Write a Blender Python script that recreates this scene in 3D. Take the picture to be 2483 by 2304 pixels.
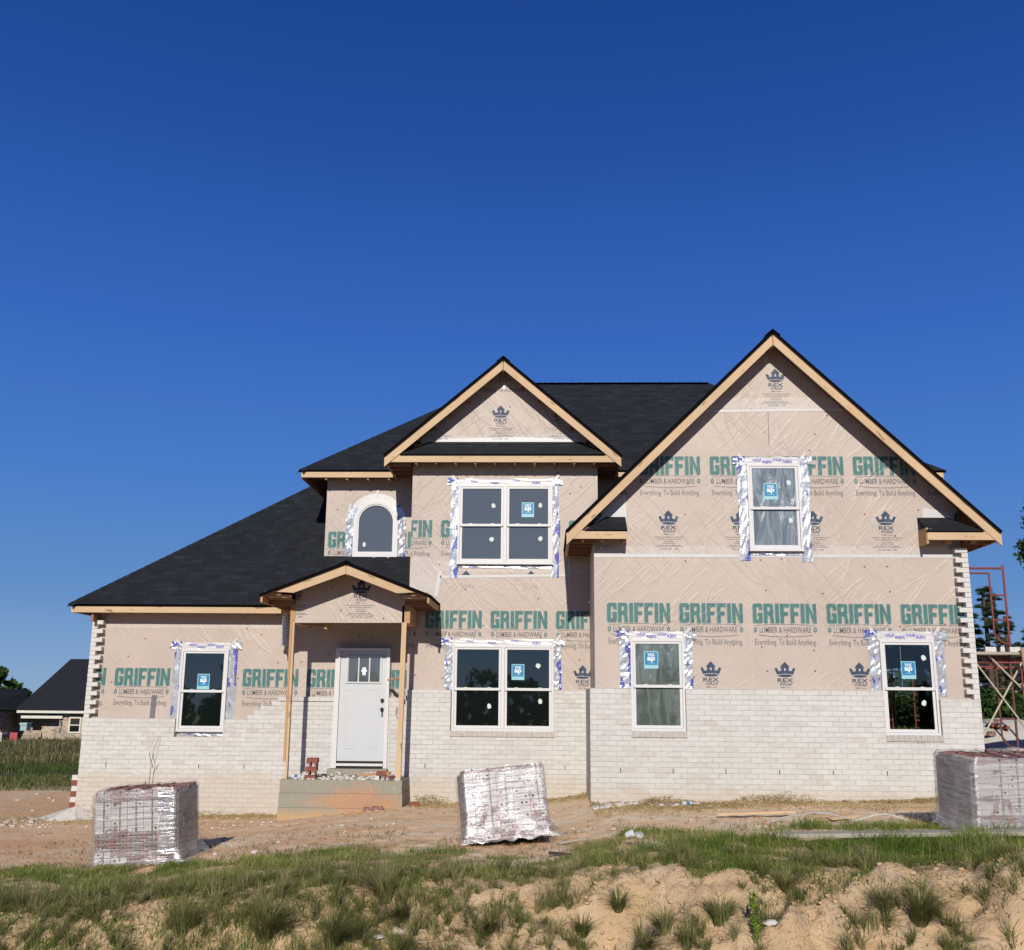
import bpy, math, random
import numpy as np
from mathutils import Vector, Matrix
from mathutils.geometry import tessellate_polygon
random.seed(7); rng = np.random.default_rng(11)
S = bpy.context.scene
for o in list(bpy.data.objects): bpy.data.objects.remove(o)
COL = S.collection

# ------------------------------------------------------------------ camera
CAM_Z = 1.65
PITCH, YAW, ROLL = math.radians(12.5), math.radians(2.0), math.radians(0.5)
F_ = np.array([-math.sin(YAW)*math.cos(PITCH), math.cos(YAW)*math.cos(PITCH), math.sin(PITCH)])
R0_ = np.array([math.cos(YAW), math.sin(YAW), 0.0]); U0_ = np.cross(R0_, F_)
R_ = math.cos(ROLL)*R0_ + math.sin(ROLL)*U0_
U_ = math.cos(ROLL)*U0_ - math.sin(ROLL)*R0_
cd = bpy.data.cameras.new('camera'); cam = bpy.data.objects.new('camera', cd); COL.objects.link(cam)
cd.sensor_width = 36; cd.lens = 36; cd.clip_start = 0.1; cd.clip_end = 4000
cam.matrix_world = Matrix(((R_[0], U_[0], -F_[0], 0), (R_[1], U_[1], -F_[1], 0), (R_[2], U_[2], -F_[2], CAM_Z), (0, 0, 0, 1)))
S.camera = cam
def at(x, y, Y):
    """the point at distance Y seen at pixel x, y of the 2483 px wide photograph (used to measure far things)"""
    d = F_ + R_*(x-1241.5)/2483 + U_*(1152-y)/2483
    return Vector((d[0]*Y/d[1], Y, CAM_Z + d[2]*Y/d[1]))

# ------------------------------------------------------------------ world, sun, exposure
SUN_EL = math.radians(26.2); SUN_AZ = math.atan2(0.03, 1.0)     # light travels towards +Y, hardly to +X
w = bpy.data.worlds.new('World'); S.world = w; w.use_nodes = True
nt = w.node_tree; bgn = nt.nodes['Background']
sky = nt.nodes.new('ShaderNodeTexSky'); sky.sky_type = 'NISHITA'; sky.sun_disc = False
sky.sun_elevation = SUN_EL; sky.sun_rotation = math.pi + SUN_AZ
sky.altitude = 300; sky.air_density = 1.15; sky.dust_density = 0.25; sky.ozone_density = 4.0
geo = nt.nodes.new('ShaderNodeTexCoord'); sp = nt.nodes.new('ShaderNodeSeparateXYZ'); nt.links.new(geo.outputs['Generated'], sp.inputs[0])
rp = nt.nodes.new('ShaderNodeValToRGB'); nt.links.new(sp.outputs[2], rp.inputs[0]); el_ = rp.color_ramp.elements
SKY = [(0.0, (.235, .365, .545)), (.035, (.175, .315, .545)), (.10, (.100, .235, .520)), (.20, (.058, .180, .525)), (.34, (.031, .120, .460)), (.50, (.0130, .069, .318)), (.66, (.0050, .042, .215)), (1.0, (.004, .034, .17))]
while len(el_) < len(SKY): el_.new(.5)
for e_, (p_, c_) in zip(el_, SKY): e_.position = p_; e_.color = c_+(1,)
mxs = nt.nodes.new('ShaderNodeMix'); mxs.data_type = 'RGBA'; mxs.inputs[0].default_value = .04
scl = nt.nodes.new('ShaderNodeVectorMath'); scl.operation = 'SCALE'; scl.inputs[3].default_value = 10.0
nt.links.new(rp.outputs[0], scl.inputs[0]); nt.links.new(scl.outputs[0], mxs.inputs[6]); nt.links.new(sky.outputs[0], mxs.inputs[7])
nt.links.new(mxs.outputs[2], bgn.inputs['Color']); bgn.inputs['Strength'].default_value = 0.088
sl = bpy.data.lights.new('sun', 'SUN'); sl.energy = 3.6; sl.angle = math.radians(0.53); sl.color = (1.0, 0.945, 0.865)
so = bpy.data.objects.new('sun', sl); COL.objects.link(so)
ld = Vector((math.sin(SUN_AZ)*math.cos(SUN_EL), math.cos(SUN_AZ)*math.cos(SUN_EL), -math.sin(SUN_EL)))
so.rotation_euler = ld.to_track_quat('-Z', 'Y').to_euler()
S.view_settings.view_transform = 'Standard'; S.view_settings.look = 'None'
S.view_settings.exposure = 0.30; S.view_settings.gamma = 1.0
try: S.cycles.sample_clamp_indirect = 6.0
except Exception: pass

# ------------------------------------------------------------------ material helpers
def lin(r, g, b):
    f = lambda c: (c/255/12.92) if c/255 <= .04045 else ((c/255+.055)/1.055)**2.4
    return (f(r), f(g), f(b), 1)
class M:
    def __init__(s, name):
        s.m = bpy.data.materials.new(name); s.m.use_nodes = True; s.t = s.m.node_tree
        s.b = s.t.nodes['Principled BSDF']; s.out = s.t.nodes['Material Output']
    def n(s, typ, **k):
        q = s.t.nodes.new('ShaderNode'+typ)
        for a, v in k.items():
            if a.startswith('i_'):
                key = a[2:].replace('_', ' '); q.inputs[int(key) if key.isdigit() else key].default_value = v
            else: setattr(q, a, v)
        return q
    def l(s, a, b): s.t.links.new(a, b)
    def coord(s, kind='Object', scale=(1, 1, 1), rot=(0, 0, 0), loc=(0, 0, 0)):
        tc = s.n('TexCoord'); mp = s.n('Mapping'); s.l(tc.outputs[kind], mp.inputs[0])
        mp.inputs['Scale'].default_value = scale; mp.inputs['Rotation'].default_value = rot; mp.inputs['Location'].default_value = loc
        return mp.outputs[0]
    def noise(s, vec, scale=5, detail=4, rough=.55, dist=0):
        q = s.n('TexNoise'); s.l(vec, q.inputs['Vector'])
        q.inputs['Scale'].default_value = scale; q.inputs['Detail'].default_value = detail
        q.inputs['Roughness'].default_value = rough; q.inputs['Distortion'].default_value = dist
        return q.outputs['Fac']
    def ramp(s, fac, stops, const=False):
        q = s.n('ValToRGB'); s.l(fac, q.inputs[0]); e = q.color_ramp.elements
        if const: q.color_ramp.interpolation = 'CONSTANT'
        while len(e) < len(stops): e.new(.5)
        for el, (p, c) in zip(e, stops):
            el.position = p; el.color = c if hasattr(c, '__len__') else (c, c, c, 1)
        return q.outputs[0]
    def mix(s, fac, a, b, blend='MIX'):
        q = s.n('Mix', data_type='RGBA', blend_type=blend)
        for i, v in ((0, fac), (6, a), (7, b)):
            if hasattr(v, 'is_output'): s.l(v, q.inputs[i])
            else: q.inputs[i].default_value = v
        return q.outputs[2]
    def math(s, op, a, b=0.0):
        q = s.n('Math', operation=op)
        for i, v in ((0, a), (1, b)):
            if hasattr(v, 'is_output'): s.l(v, q.inputs[i])
            else: q.inputs[i].default_value = v
        return q.outputs[0]
    def bump(s, h, strength=.3, dist=.02, prev=None):
        q = s.n('Bump'); q.inputs['Strength'].default_value = strength; q.inputs['Distance'].default_value = dist
        s.l(h, q.inputs['Height'])
        if prev is not None: s.l(prev, q.inputs['Normal'])
        return q.outputs[0]
    def fin(s, col=None, rough=.7, norm=None, spec=.3, metal=0):
        b = s.b
        if col is not None:
            if hasattr(col, 'is_output'): s.l(col, b.inputs['Base Color'])
            else: b.inputs['Base Color'].default_value = col
        if hasattr(rough, 'is_output'): s.l(rough, b.inputs['Roughness'])
        else: b.inputs['Roughness'].default_value = rough
        b.inputs['Specular IOR Level'].default_value = spec; b.inputs['Metallic'].default_value = metal
        if norm is not None: s.l(norm, b.inputs['Normal'])
        return s.m
def c4(r, g, b): return (r, g, b, 1)
def simple(name, col, rough=.7, spec=.3, var=.15, nscale=9, metal=0):
    m = M(name); v = m.coord(); f = m.noise(v, nscale, 5)
    a = tuple(c*(1-var) for c in col[:3])+(1,); b = tuple(min(1, c*(1+var)) for c in col[:3])+(1,)
    return m.fin(m.mix(f, a, b), rough, m.bump(f, .15, .004), spec, metal)

# --- house wrap (thin crinkled film over pink-tan sheathing)
def wrap_normals(m, amp=1.0):
    def folds(scale, ang, sc, w_):
        q = m.n('Mapping'); m.l(m.coord(rot=(0, math.radians(ang), 0)), q.inputs[0]); q.inputs['Scale'].default_value = scale
        n = m.noise(q.outputs[0], sc, 3, .5, .6)
        return m.ramp(m.math('ABSOLUTE', m.math('SUBTRACT', n, .5)), [(0, 1), (w_, 0)])
    patch = m.ramp(m.noise(m.coord(), .6, 2), [(.40, .05), (.60, 1)]); patch2 = m.ramp(m.noise(m.coord(loc=(7, 0, 3)), .5, 2), [(.42, .0), (.60, 1)])
    f1 = m.math('MULTIPLY', folds((.30, 1, 1.9), 47, 2.1, .045), patch); f2 = m.math('MULTIPLY', folds((.30, 1, 1.9), -52, 2.1, .045), patch2)
    f3 = folds((.30, 1, 1.5), -5, 1.5, .05); soft = m.noise(m.coord(), 1.7, 3, .5)
    h = m.math('ADD', m.math('ADD', f1, f2), m.math('ADD', m.math('MULTIPLY', f3, .12), m.math('MULTIPLY', soft, 1.4)))
    return m.bump(h, min(1, .33*amp), .018*amp), m.math('SUBTRACT', 1.0, m.math('MAXIMUM', f1, f2)), f3
def wrap_mat(name, base, light, amp=1.0):
    m = M(name); nrm, r1, r2 = wrap_normals(m, amp)
    v = m.coord(); blot = m.noise(v, .9, 5, .6)
    weave = m.noise(m.coord(scale=(70, 60, 12)), 3, 2)
    col = m.mix(m.ramp(blot, [(.3, 0), (.72, 1)]), base, light)
    col = m.mix(m.ramp(r1, [(0.0, .07), (.7, 0)]), col, c4(.55, .475, .415))  # fold crests tinted paler, light on the creases painted into the colour
    col = m.mix(m.math('MULTIPLY', weave, .10), col, c4(.40, .32, .27))
    return m.fin(col, .48, nrm, .35)
def wrap_set(tag, base, light):
    ink = {}
    def ink_mat(nm, col):
        m = M(nm+tag); nrm, _, _ = wrap_normals(m)
        f = m.noise(m.coord(), 14, 4)
        return m.fin(m.mix(f, tuple(c*.85 for c in col[:3])+(1,), tuple(min(1, c*1.25) for c in col[:3])+(1,)), .5, nrm, .3)
    return [wrap_mat('house_wrap'+tag, base, light), wrap_mat('wrap_overlap'+tag, c4(.465, .405, .352), c4(.525, .462, .408)),
            simple('seam_tape'+tag, c4(.54, .525, .505), .35, .4, .08, 6), ink_mat('ink_green'+tag, c4(.055, .150, .140)),
            ink_mat('ink_navy'+tag, c4(.030, .052, .095)), ink_mat('ink_grey'+tag, c4(.14, .135, .135)),
            simple('cap_nail'+tag, c4(.25, .075, .055), .6), ink_mat('ink_teal_line'+tag, c4(.13, .22, .20))]
WRAP = wrap_set('', c4(.425, .350, .290), c4(.485, .407, .343))
WR, OVL, TAPE, GRN, NVY, GRY, NAIL, TEAL = range(8)

def brick_white(name, c1, c2, mortar, bw=.203, bh=.0815, ms=.010):
    m = M(name); uv = m.coord('UV')
    br = m.n('TexBrick'); m.l(uv, br.inputs['Vector'])
    br.inputs['Scale'].default_value = 1; br.inputs['Brick Width'].default_value = bw; br.inputs['Row Height'].default_value = bh
    br.inputs['Mortar Size'].default_value = ms/2; br.inputs['Mortar Smooth'].default_value = .25; br.inputs['Bias'].default_value = -.25
    br.inputs['Color1'].default_value = c4(0, 0, 0); br.inputs['Color2'].default_value = c4(1, 1, 1); br.inputs['Mortar'].default_value = c4(.3, .3, .3); br.inputs['Bias'].default_value = 0
    tone = m.ramp(br.outputs['Color'], [(.0, c1), (.45, tuple(c*1.06 for c in c1[:3])+(1,)), (.74, tuple((a*.5+b*.5) for a, b in zip(c1[:3], c2[:3]))+(1,)), (.92, c2), (.985, (c2[0]*1.0, c2[1]*.92, c2[2]*.86, 1))])
    tone = m.mix(br.outputs['Fac'], tone, mortar)
    obj = m.coord()
    sm = m.noise(m.coord(scale=(1, 1, 2.5)), 5, 5, .6); fine = m.noise(obj, 45, 4, .6); big = m.noise(obj, .7, 3)
    col = m.mix(m.ramp(sm, [(.58, 0), (.72, .45)]), tone, c4(.36, .325, .295))
    col = m.mix(m.ramp(sm, [(.30, .6), (.46, 0)]), col, c4(.60, .58, .535))
    # dark hairlines where the joint was left open
    edge = br.outputs['Fac']
    lines = m.math('MULTIPLY', edge, m.ramp(m.noise(m.coord(scale=(1, 1, 6)), 3.2, 4, .7), [(.44, .08), (.62, .70)]))
    col = m.mix(lines, col, c4(.27, .245, .222))
    col = m.mix(m.ramp(big, [(.4, 0), (.75, .28)]), col, c4(.42, .385, .335))
    # clay splashed up from the soil
    sep = m.n('SeparateXYZ'); m.l(m.coord('UV'), sep.inputs[0])
    dirt = m.ramp(m.math('SUBTRACT', sep.outputs[1], m.math('MULTIPLY', sm, .5)), [(.0, .45), (.18, 0)])
    col = m.mix(dirt, col, c4(.47, .375, .275))
    h = m.math('SUBTRACT', m.math('MULTIPLY', fine, .35), br.outputs['Fac'])
    return m.fin(col, .85, m.bump(h, .55, .007), .2)
BRICKW = brick_white('whitewashed_brick', c4(.53, .517, .482), c4(.50, .486, .452), c4(.492, .476, .438), ms=.011)
BRICKT = simple('white_brick_face', c4(.57, .545, .51), .8, .2, .12, 12)
SILLB = simple('sill_brick', c4(.42, .385, .35), .85, .2, .25, 14)
DARKJ = simple('dark_joint', c4(.04, .035, .032), .9)
RED = simple('red_clay_brick', c4(.21, .075, .050), .85, .2, .35, 20)
MORT = simple('mortar_lumps', c4(.56, .52, .47), .9, .15, .15, 14)

def wood_mat(name, c1, c2, knot=True):
    m = M(name); uv = m.coord('UV', scale=(1.4, 22, 1)); g = m.noise(uv, 2.2, 6, .6, .6)
    uv2 = m.coord('UV', scale=(2.2, 7, 1)); k = m.noise(uv2, 1.5, 2, .5, .3)
    col = m.mix(g, c1, c2)
    if knot: col = m.mix(m.ramp(k, [(.66, 0), (.72, .8)]), col, c4(.17, .075, .03))
    col = m.mix(m.ramp(m.noise(m.coord(), .9, 2), [(.35, 0), (.7, .35)]), col, tuple(c*.72 for c in c1[:3])+(1,))
    return m.fin(col, .65, m.bump(g, .2, .003), .3)
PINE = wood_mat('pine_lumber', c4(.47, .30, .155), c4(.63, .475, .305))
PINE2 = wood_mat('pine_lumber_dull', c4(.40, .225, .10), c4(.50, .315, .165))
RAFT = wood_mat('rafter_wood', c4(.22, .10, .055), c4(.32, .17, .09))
GREYW = wood_mat('weathered_board', c4(.30, .27, .22), c4(.44, .40, .33), False)
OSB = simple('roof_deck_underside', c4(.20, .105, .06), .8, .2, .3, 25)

def shingle(name, c1, c2):
    m = M(name); uv = m.coord('UV'); br = m.n('TexBrick'); m.l(uv, br.inputs['Vector'])
    br.offset = .37
    for k, v in (('Scale', 1), ('Brick Width', .24), ('Row Height', .142), ('Mortar Size', .006), ('Mortar Smooth', .6), ('Bias', -.1)): br.inputs[k].default_value = v
    br.inputs['Color1'].default_value = c1; br.inputs['Color2'].default_value = c2; br.inputs['Mortar'].default_value = c4(.004, .004, .0045)  # near-black lines between tabs paint the shadow at each row edge
    gr = m.noise(m.coord(scale=(1, 1, 1)), 120, 3, .7); big = m.noise(m.coord('UV', scale=(3.1, 7, 1)), 1, 2, .5)
    col = m.mix(m.ramp(big, [(.35, 0), (.62, .7)]), br.outputs['Color'], tuple(c*.5 for c in c1[:3])+(1,))
    col = m.mix(m.math('MULTIPLY', gr, .35), col, c4(.045, .047, .052))
    h = m.math('SUBTRACT', m.math('MULTIPLY', gr, .3), br.outputs['Fac'])
    return m.fin(col, .82, m.bump(h, .7, .012), .25)
SHING = shingle('charcoal_shingles', c4(.0048, .0062, .0085), c4(.0185, .0225, .029))
SHEDGE = simple('shingle_edge', c4(.0035, .0035, .004), .95, .05)
VINYL = simple('white_vinyl', c4(.60, .59, .57), .35, .4, .03, 3)
DOORP = simple('white_door_paint', c4(.50, .515, .52), .4, .4, .03, 3)
BLACK = simple('black_hardware', c4(.012, .012, .012), .4)
CONC = None
def glass_mat(name, tint, rough=.02, film=0):
    m = M(name); b = m.b
    v = m.coord(scale=(1, 1, 1))
    if film:
        st = m.coord(scale=(2.2, 1, .55), rot=(0, math.radians(16), 0))
        f = m.noise(st, 2.2, 4, .5, 1.0); r = m.math('ABSOLUTE', m.math('SUBTRACT', f, .5))
        col = m.mix(m.ramp(r, [(0, .7), (.14, .12)]), tint, tuple(min(1, c*3.0+.02) for c in tint[:3])+(1,))
        m.fin(col, .32, m.bump(f, .8, .06), .5)
        b.inputs['Coat Weight'].default_value = 1.0; b.inputs['Coat Roughness'].default_value = .02; b.inputs['Coat IOR'].default_value = 1.7
    else:
        f = m.noise(v, 1.3, 2)
        m.fin(tint, rough, m.bump(f, .03, .01), .9)
        b.inputs['IOR'].default_value = 1.75
        b.inputs['Specular IOR Level'].default_value = .75
    return m.m
GLASS = glass_mat('dark_window_glass', c4(.006, .009, .008))
GLASSF = glass_mat('glass_over_plastic_film', c4(.045, .058, .050), film=1)
GLASSU = glass_mat('upper_window_glass', c4(.088, .098, .102))
def see_through():
    m = M('clear_window_glass'); t = m.n('BsdfTransparent'); t.inputs[0].default_value = (.62, .70, .66, 1)
    g = m.n('BsdfGlossy'); g.inputs['Roughness'].default_value = .02; g.inputs[0].default_value = (.8, .8, .8, 1)
    mx = m.n('MixShader'); mx.inputs[0].default_value = .10
    m.l(t.outputs[0], mx.inputs[1]); m.l(g.outputs[0], mx.inputs[2]); m.l(mx.outputs[0], m.out.inputs[0]); return m.m
GLASSC = see_through()
def foil_mat():
    m = M('silver_flashing_tape'); v = m.coord(scale=(1, 1, .5))
    f = m.noise(v, 15, 4, .5, .8); big = m.noise(v, 6, 3, .5, .5)
    sep = m.n('SeparateXYZ'); m.l(m.coord('UV'), sep.inputs[0])
    blocks = m.noise(m.coord('UV', scale=(2.6, 7, 1)), 1.5, 0, .5)
    letters = m.noise(m.coord('UV', scale=(46, 40, 1)), 1.0, 1, .5)
    mask = m.math('MULTIPLY', m.ramp(blocks, [(.63, 0), (.66, 1)]), m.ramp(letters, [(.36, 0), (.44, 1)]))
    col = m.mix(mask, c4(.50, .51, .53), c4(.05, .06, .34))
    m.fin(col, m.ramp(big, [(.3, .16), (.7, .34)]), m.bump(f, .55, .012), .5, .0)
    m.l(m.math('MULTIPLY', m.math('SUBTRACT', 1.0, mask), .45), m.b.inputs['Metallic'])
    return m.m
FOIL = foil_mat()
TINK = simple('tape_ink', c4(.20, .20, .50), .5)
FILMW = simple('translucent_tape', c4(.55, .525, .51), .3, .5, .12, 8)
STKB = simple('sticker_blue', c4(.015, .19, .37), .4, .4, .08, 5)
STKT = simple('sticker_teal', c4(.27, .52, .54), .4, .4, .08, 5)
STKW = simple('sticker_white', c4(.75, .78, .78), .4, .4, .03, 5)
PADW = simple('glass_pad', c4(.55, .62, .58), .6, .3, .08, 20)

# ------------------------------------------------------------------ mesh builder
ORIG = {}
class MB:
    def __init__(s): s.v = []; s.f = []; s.u = []; s.mi = []
    def face(s, pts, mat=0, uv=None):
        pts = [Vector(p) for p in pts]; i = len(s.v); s.v += pts; s.f.append(list(range(i, i+len(pts)))); s.mi.append(mat)
        if uv is None:
            n = Vector((0, 0, 0))
            for a, b in zip(pts, pts[1:]+pts[:1]): n += a.cross(b)
            ax, ay, az = abs(n.x), abs(n.y), abs(n.z)
            if az >= ax and az >= ay: uv = [(p.x, p.y) for p in pts]
            elif ay >= ax: uv = [(p.x, p.z) for p in pts]
            else: uv = [(p.y, p.z) for p in pts]
        s.u.append(uv)
    def hexa(s, c, mat=0, mats=None, uvs=None):
        # c: 8 corners, bottom 0-3 counter-clockwise, top 4-7
        q = [(0, 3, 2, 1), (4, 5, 6, 7), (0, 1, 5, 4), (1, 2, 6, 5), (2, 3, 7, 6), (3, 0, 4, 7)]
        for k, ids in enumerate(q): s.face([c[i] for i in ids], mats[k] if mats else mat, uvs[k] if uvs else None)
    def box(s, x0, x1, y0, y1, z0, z1, mat=0, mats=None):
        s.hexa([(x0, y0, z0), (x1, y0, z0), (x1, y1, z0), (x0, y1, z0), (x0, y0, z1), (x1, y0, z1), (x1, y1, z1), (x0, y1, z1)], mat, mats)
    def bar(s, p0, p1, wd, ht, mat=0, side=None, up=None):
        """rectangular bar p0->p1; wd across, ht along up; uv u runs along the length"""
        p0, p1 = Vector(p0), Vector(p1); d = (p1-p0); L = d.length; d.normalize()
        if up is None: up = Vector((0, 0, 1)) if abs(d.z) < .9 else Vector((0, 1, 0))
        up = Vector(up); sd = d.cross(up).normalized(); up = sd.cross(d).normalized()
        a, b = sd*wd/2, up*ht/2
        r = random.random()*9
        A = [p0-a-b, p0+a-b, p0+a+b, p0-a+b]; B = [q+d*L for q in A]
        for k in range(4):
            k2 = (k+1) % 4; wdt = wd if k % 2 == 0 else ht
            s.face([A[k], A[k2], B[k2], B[k]], mat, [(r, r+k), (r, r+k+wdt), (r+L, r+k+wdt), (r+L, r+k)])
        s.face(A[::-1], mat); s.face(B, mat)
    def tube(s, pts, r, n=8, mat=0, cap=True):
        pts = [Vector(p) for p in pts]; rings = []
        rr = r if hasattr(r, '__len__') else [r]*len(pts)
        for i, p in enumerate(pts):
            d = (pts[min(i+1, len(pts)-1)]-pts[max(i-1, 0)]).normalized()
            a = d.orthogonal().normalized() if i == 0 else (prev - d*prev.dot(d)).normalized()
            prev = a; b = d.cross(a)
            rings.append([p+(a*math.cos(2*math.pi*k/n)+b*math.sin(2*math.pi*k/n))*rr[i] for k in range(n)])
        for A, B in zip(rings, rings[1:]):
            for k in range(n): s.face([A[k], A[(k+1) % n], B[(k+1) % n], B[k]], mat)
        if cap: s.face(rings[0][::-1], mat); s.face(rings[-1], mat)
    def prism(s, poly, y0, y1, mat=0):
        """polygon in (x, z) extruded from y0 (front) to y1"""
        s.face([(x, y0, z) for x, z in poly], mat)
        s.face([(x, y1, z) for x, z in poly][::-1], mat)
        for (a, b), (c, d) in zip(poly, poly[1:]+poly[:1]): s.face([(a, y0, b), (a, y1, b), (c, y1, d), (c, y0, d)], mat)
    def build(s, name, mats, parent=None, loc=None, smooth=False, local=False):
        me = bpy.data.meshes.new(name); o = bpy.data.objects.new(name, me); COL.objects.link(o)
        org = Vector((0, 0, 0))
        if parent is not None:
            o.parent = parent; org = ORIG.get(parent.name, Vector((0, 0, 0))); ORIG[o.name] = org
        elif loc is not None: org = Vector(loc); o.location = org
        if local: org = Vector((0, 0, 0))
        me.from_pydata([tuple(p-org) for p in s.v], [], s.f)
        ul = me.uv_layers.new(name='UVMap')
        flat = [c for f in s.u for p in f for c in p]
        ul.data.foreach_set('uv', flat)
        for m in (mats if isinstance(mats, (list, tuple)) else [mats]): me.materials.append(m)
        me.polygons.foreach_set('material_index', s.mi)
        if smooth: me.polygons.foreach_set('use_smooth', [True]*len(s.f))
        me.update(); return o
def tag(o, label=None, cat=None, group=None, kind=None):
    if label: o['label'] = label
    if cat: o['category'] = cat
    if group: o['group'] = group
    if kind: o['kind'] = kind
    return o
def empty(name, loc, label, cat, group=None, rot=(0, 0, 0)):
    o = bpy.data.objects.new(name, None); COL.objects.link(o); o.location = loc; o.rotation_euler = rot
    ORIG[o.name] = Vector(loc) if rot == (0, 0, 0) else Vector((0, 0, 0)); o.empty_display_size = .2
    return tag(o, label, cat, group)
def np_mesh(name, V, Fc, mats, parent=None, loc=(0, 0, 0), mi=None, uv=None, smooth=False, local=False):
    me = bpy.data.meshes.new(name); V = np.asarray(V, float); Fc = np.asarray(Fc, np.int32); k = Fc.shape[1]
    org = np.array(ORIG[parent.name] if parent is not None and parent.name in ORIG else loc, float)
    if local: org = np.zeros(3)
    me.vertices.add(len(V)); me.vertices.foreach_set('co', (V-org).ravel())
    me.loops.add(Fc.size); me.loops.foreach_set('vertex_index', Fc.ravel())
    me.polygons.add(len(Fc)); me.polygons.foreach_set('loop_start', np.arange(0, Fc.size, k, dtype=np.int32))
    me.polygons.foreach_set('loop_total', np.full(len(Fc), k, np.int32))
    if mi is not None: me.polygons.foreach_set('material_index', np.asarray(mi, np.int32))
    if smooth: me.polygons.foreach_set('use_smooth', np.ones(len(Fc), bool))
    if uv is not None:
        ul = me.uv_layers.new(name='UVMap'); ul.data.foreach_set('uv', np.asarray(uv, float).ravel())
    for m in (mats if isinstance(mats, (list, tuple)) else [mats]): me.materials.append(m)
    me.update(); me.validate()
    o = bpy.data.objects.new(name, me); COL.objects.link(o)
    if parent is not None: o.parent = parent; ORIG[o.name] = Vector(org)
    else: o.location = loc
    return o

# ------------------------------------------------------------------ lettering (flat polygons in metres, x right, z up)
_tc = {}
def text_tris(t, bold=0.0, shear=0.0):
    k = (t, bold, shear)
    if k in _tc: return _tc[k]
    c = bpy.data.curves.new('t', 'FONT'); c.body = t; c.size = 1; c.offset = bold; c.shear = shear; c.resolution_u = 2; c.fill_mode = 'FRONT'
    o = bpy.data.objects.new('t', c); COL.objects.link(o); bpy.context.view_layer.update()
    e = o.evaluated_get(bpy.context.evaluated_depsgraph_get()); me = e.to_mesh(); me.calc_loop_triangles()
    vs = np.array([v.co[:2] for v in me.vertices]); tr = np.array([tuple(q.vertices) for q in me.loop_triangles])
    e.to_mesh_clear(); bpy.data.objects.remove(o); bpy.data.curves.remove(c)
    lo, hi = vs.min(0), vs.max(0); vs = (vs-lo)/(hi-lo)
    _tc[k] = [[tuple(vs[i]) for i in t3] for t3 in tr]; return _tc[k]
def poly_tris(p):
    return [[p[i] for i in t] for t in tessellate_polygon([[Vector((x, y, 0)) for x, y in p]])]
def clip(poly, planes):
    for a, b, c in planes:                      # keep a*x + b*z <= c
        out = []
        for (p, q) in zip(poly, poly[1:]+poly[:1]):
            dp, dq = a*p[0]+b*p[1]-c, a*q[0]+b*q[1]-c
            if dp <= 0: out.append(p)
            if (dp < 0) != (dq < 0) and dp != dq:
                t = dp/(dp-dq); out.append((p[0]+(q[0]-p[0])*t, p[1]+(q[1]-p[1])*t))
        poly = out
        if len(poly) < 3: return []
    return poly
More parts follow.
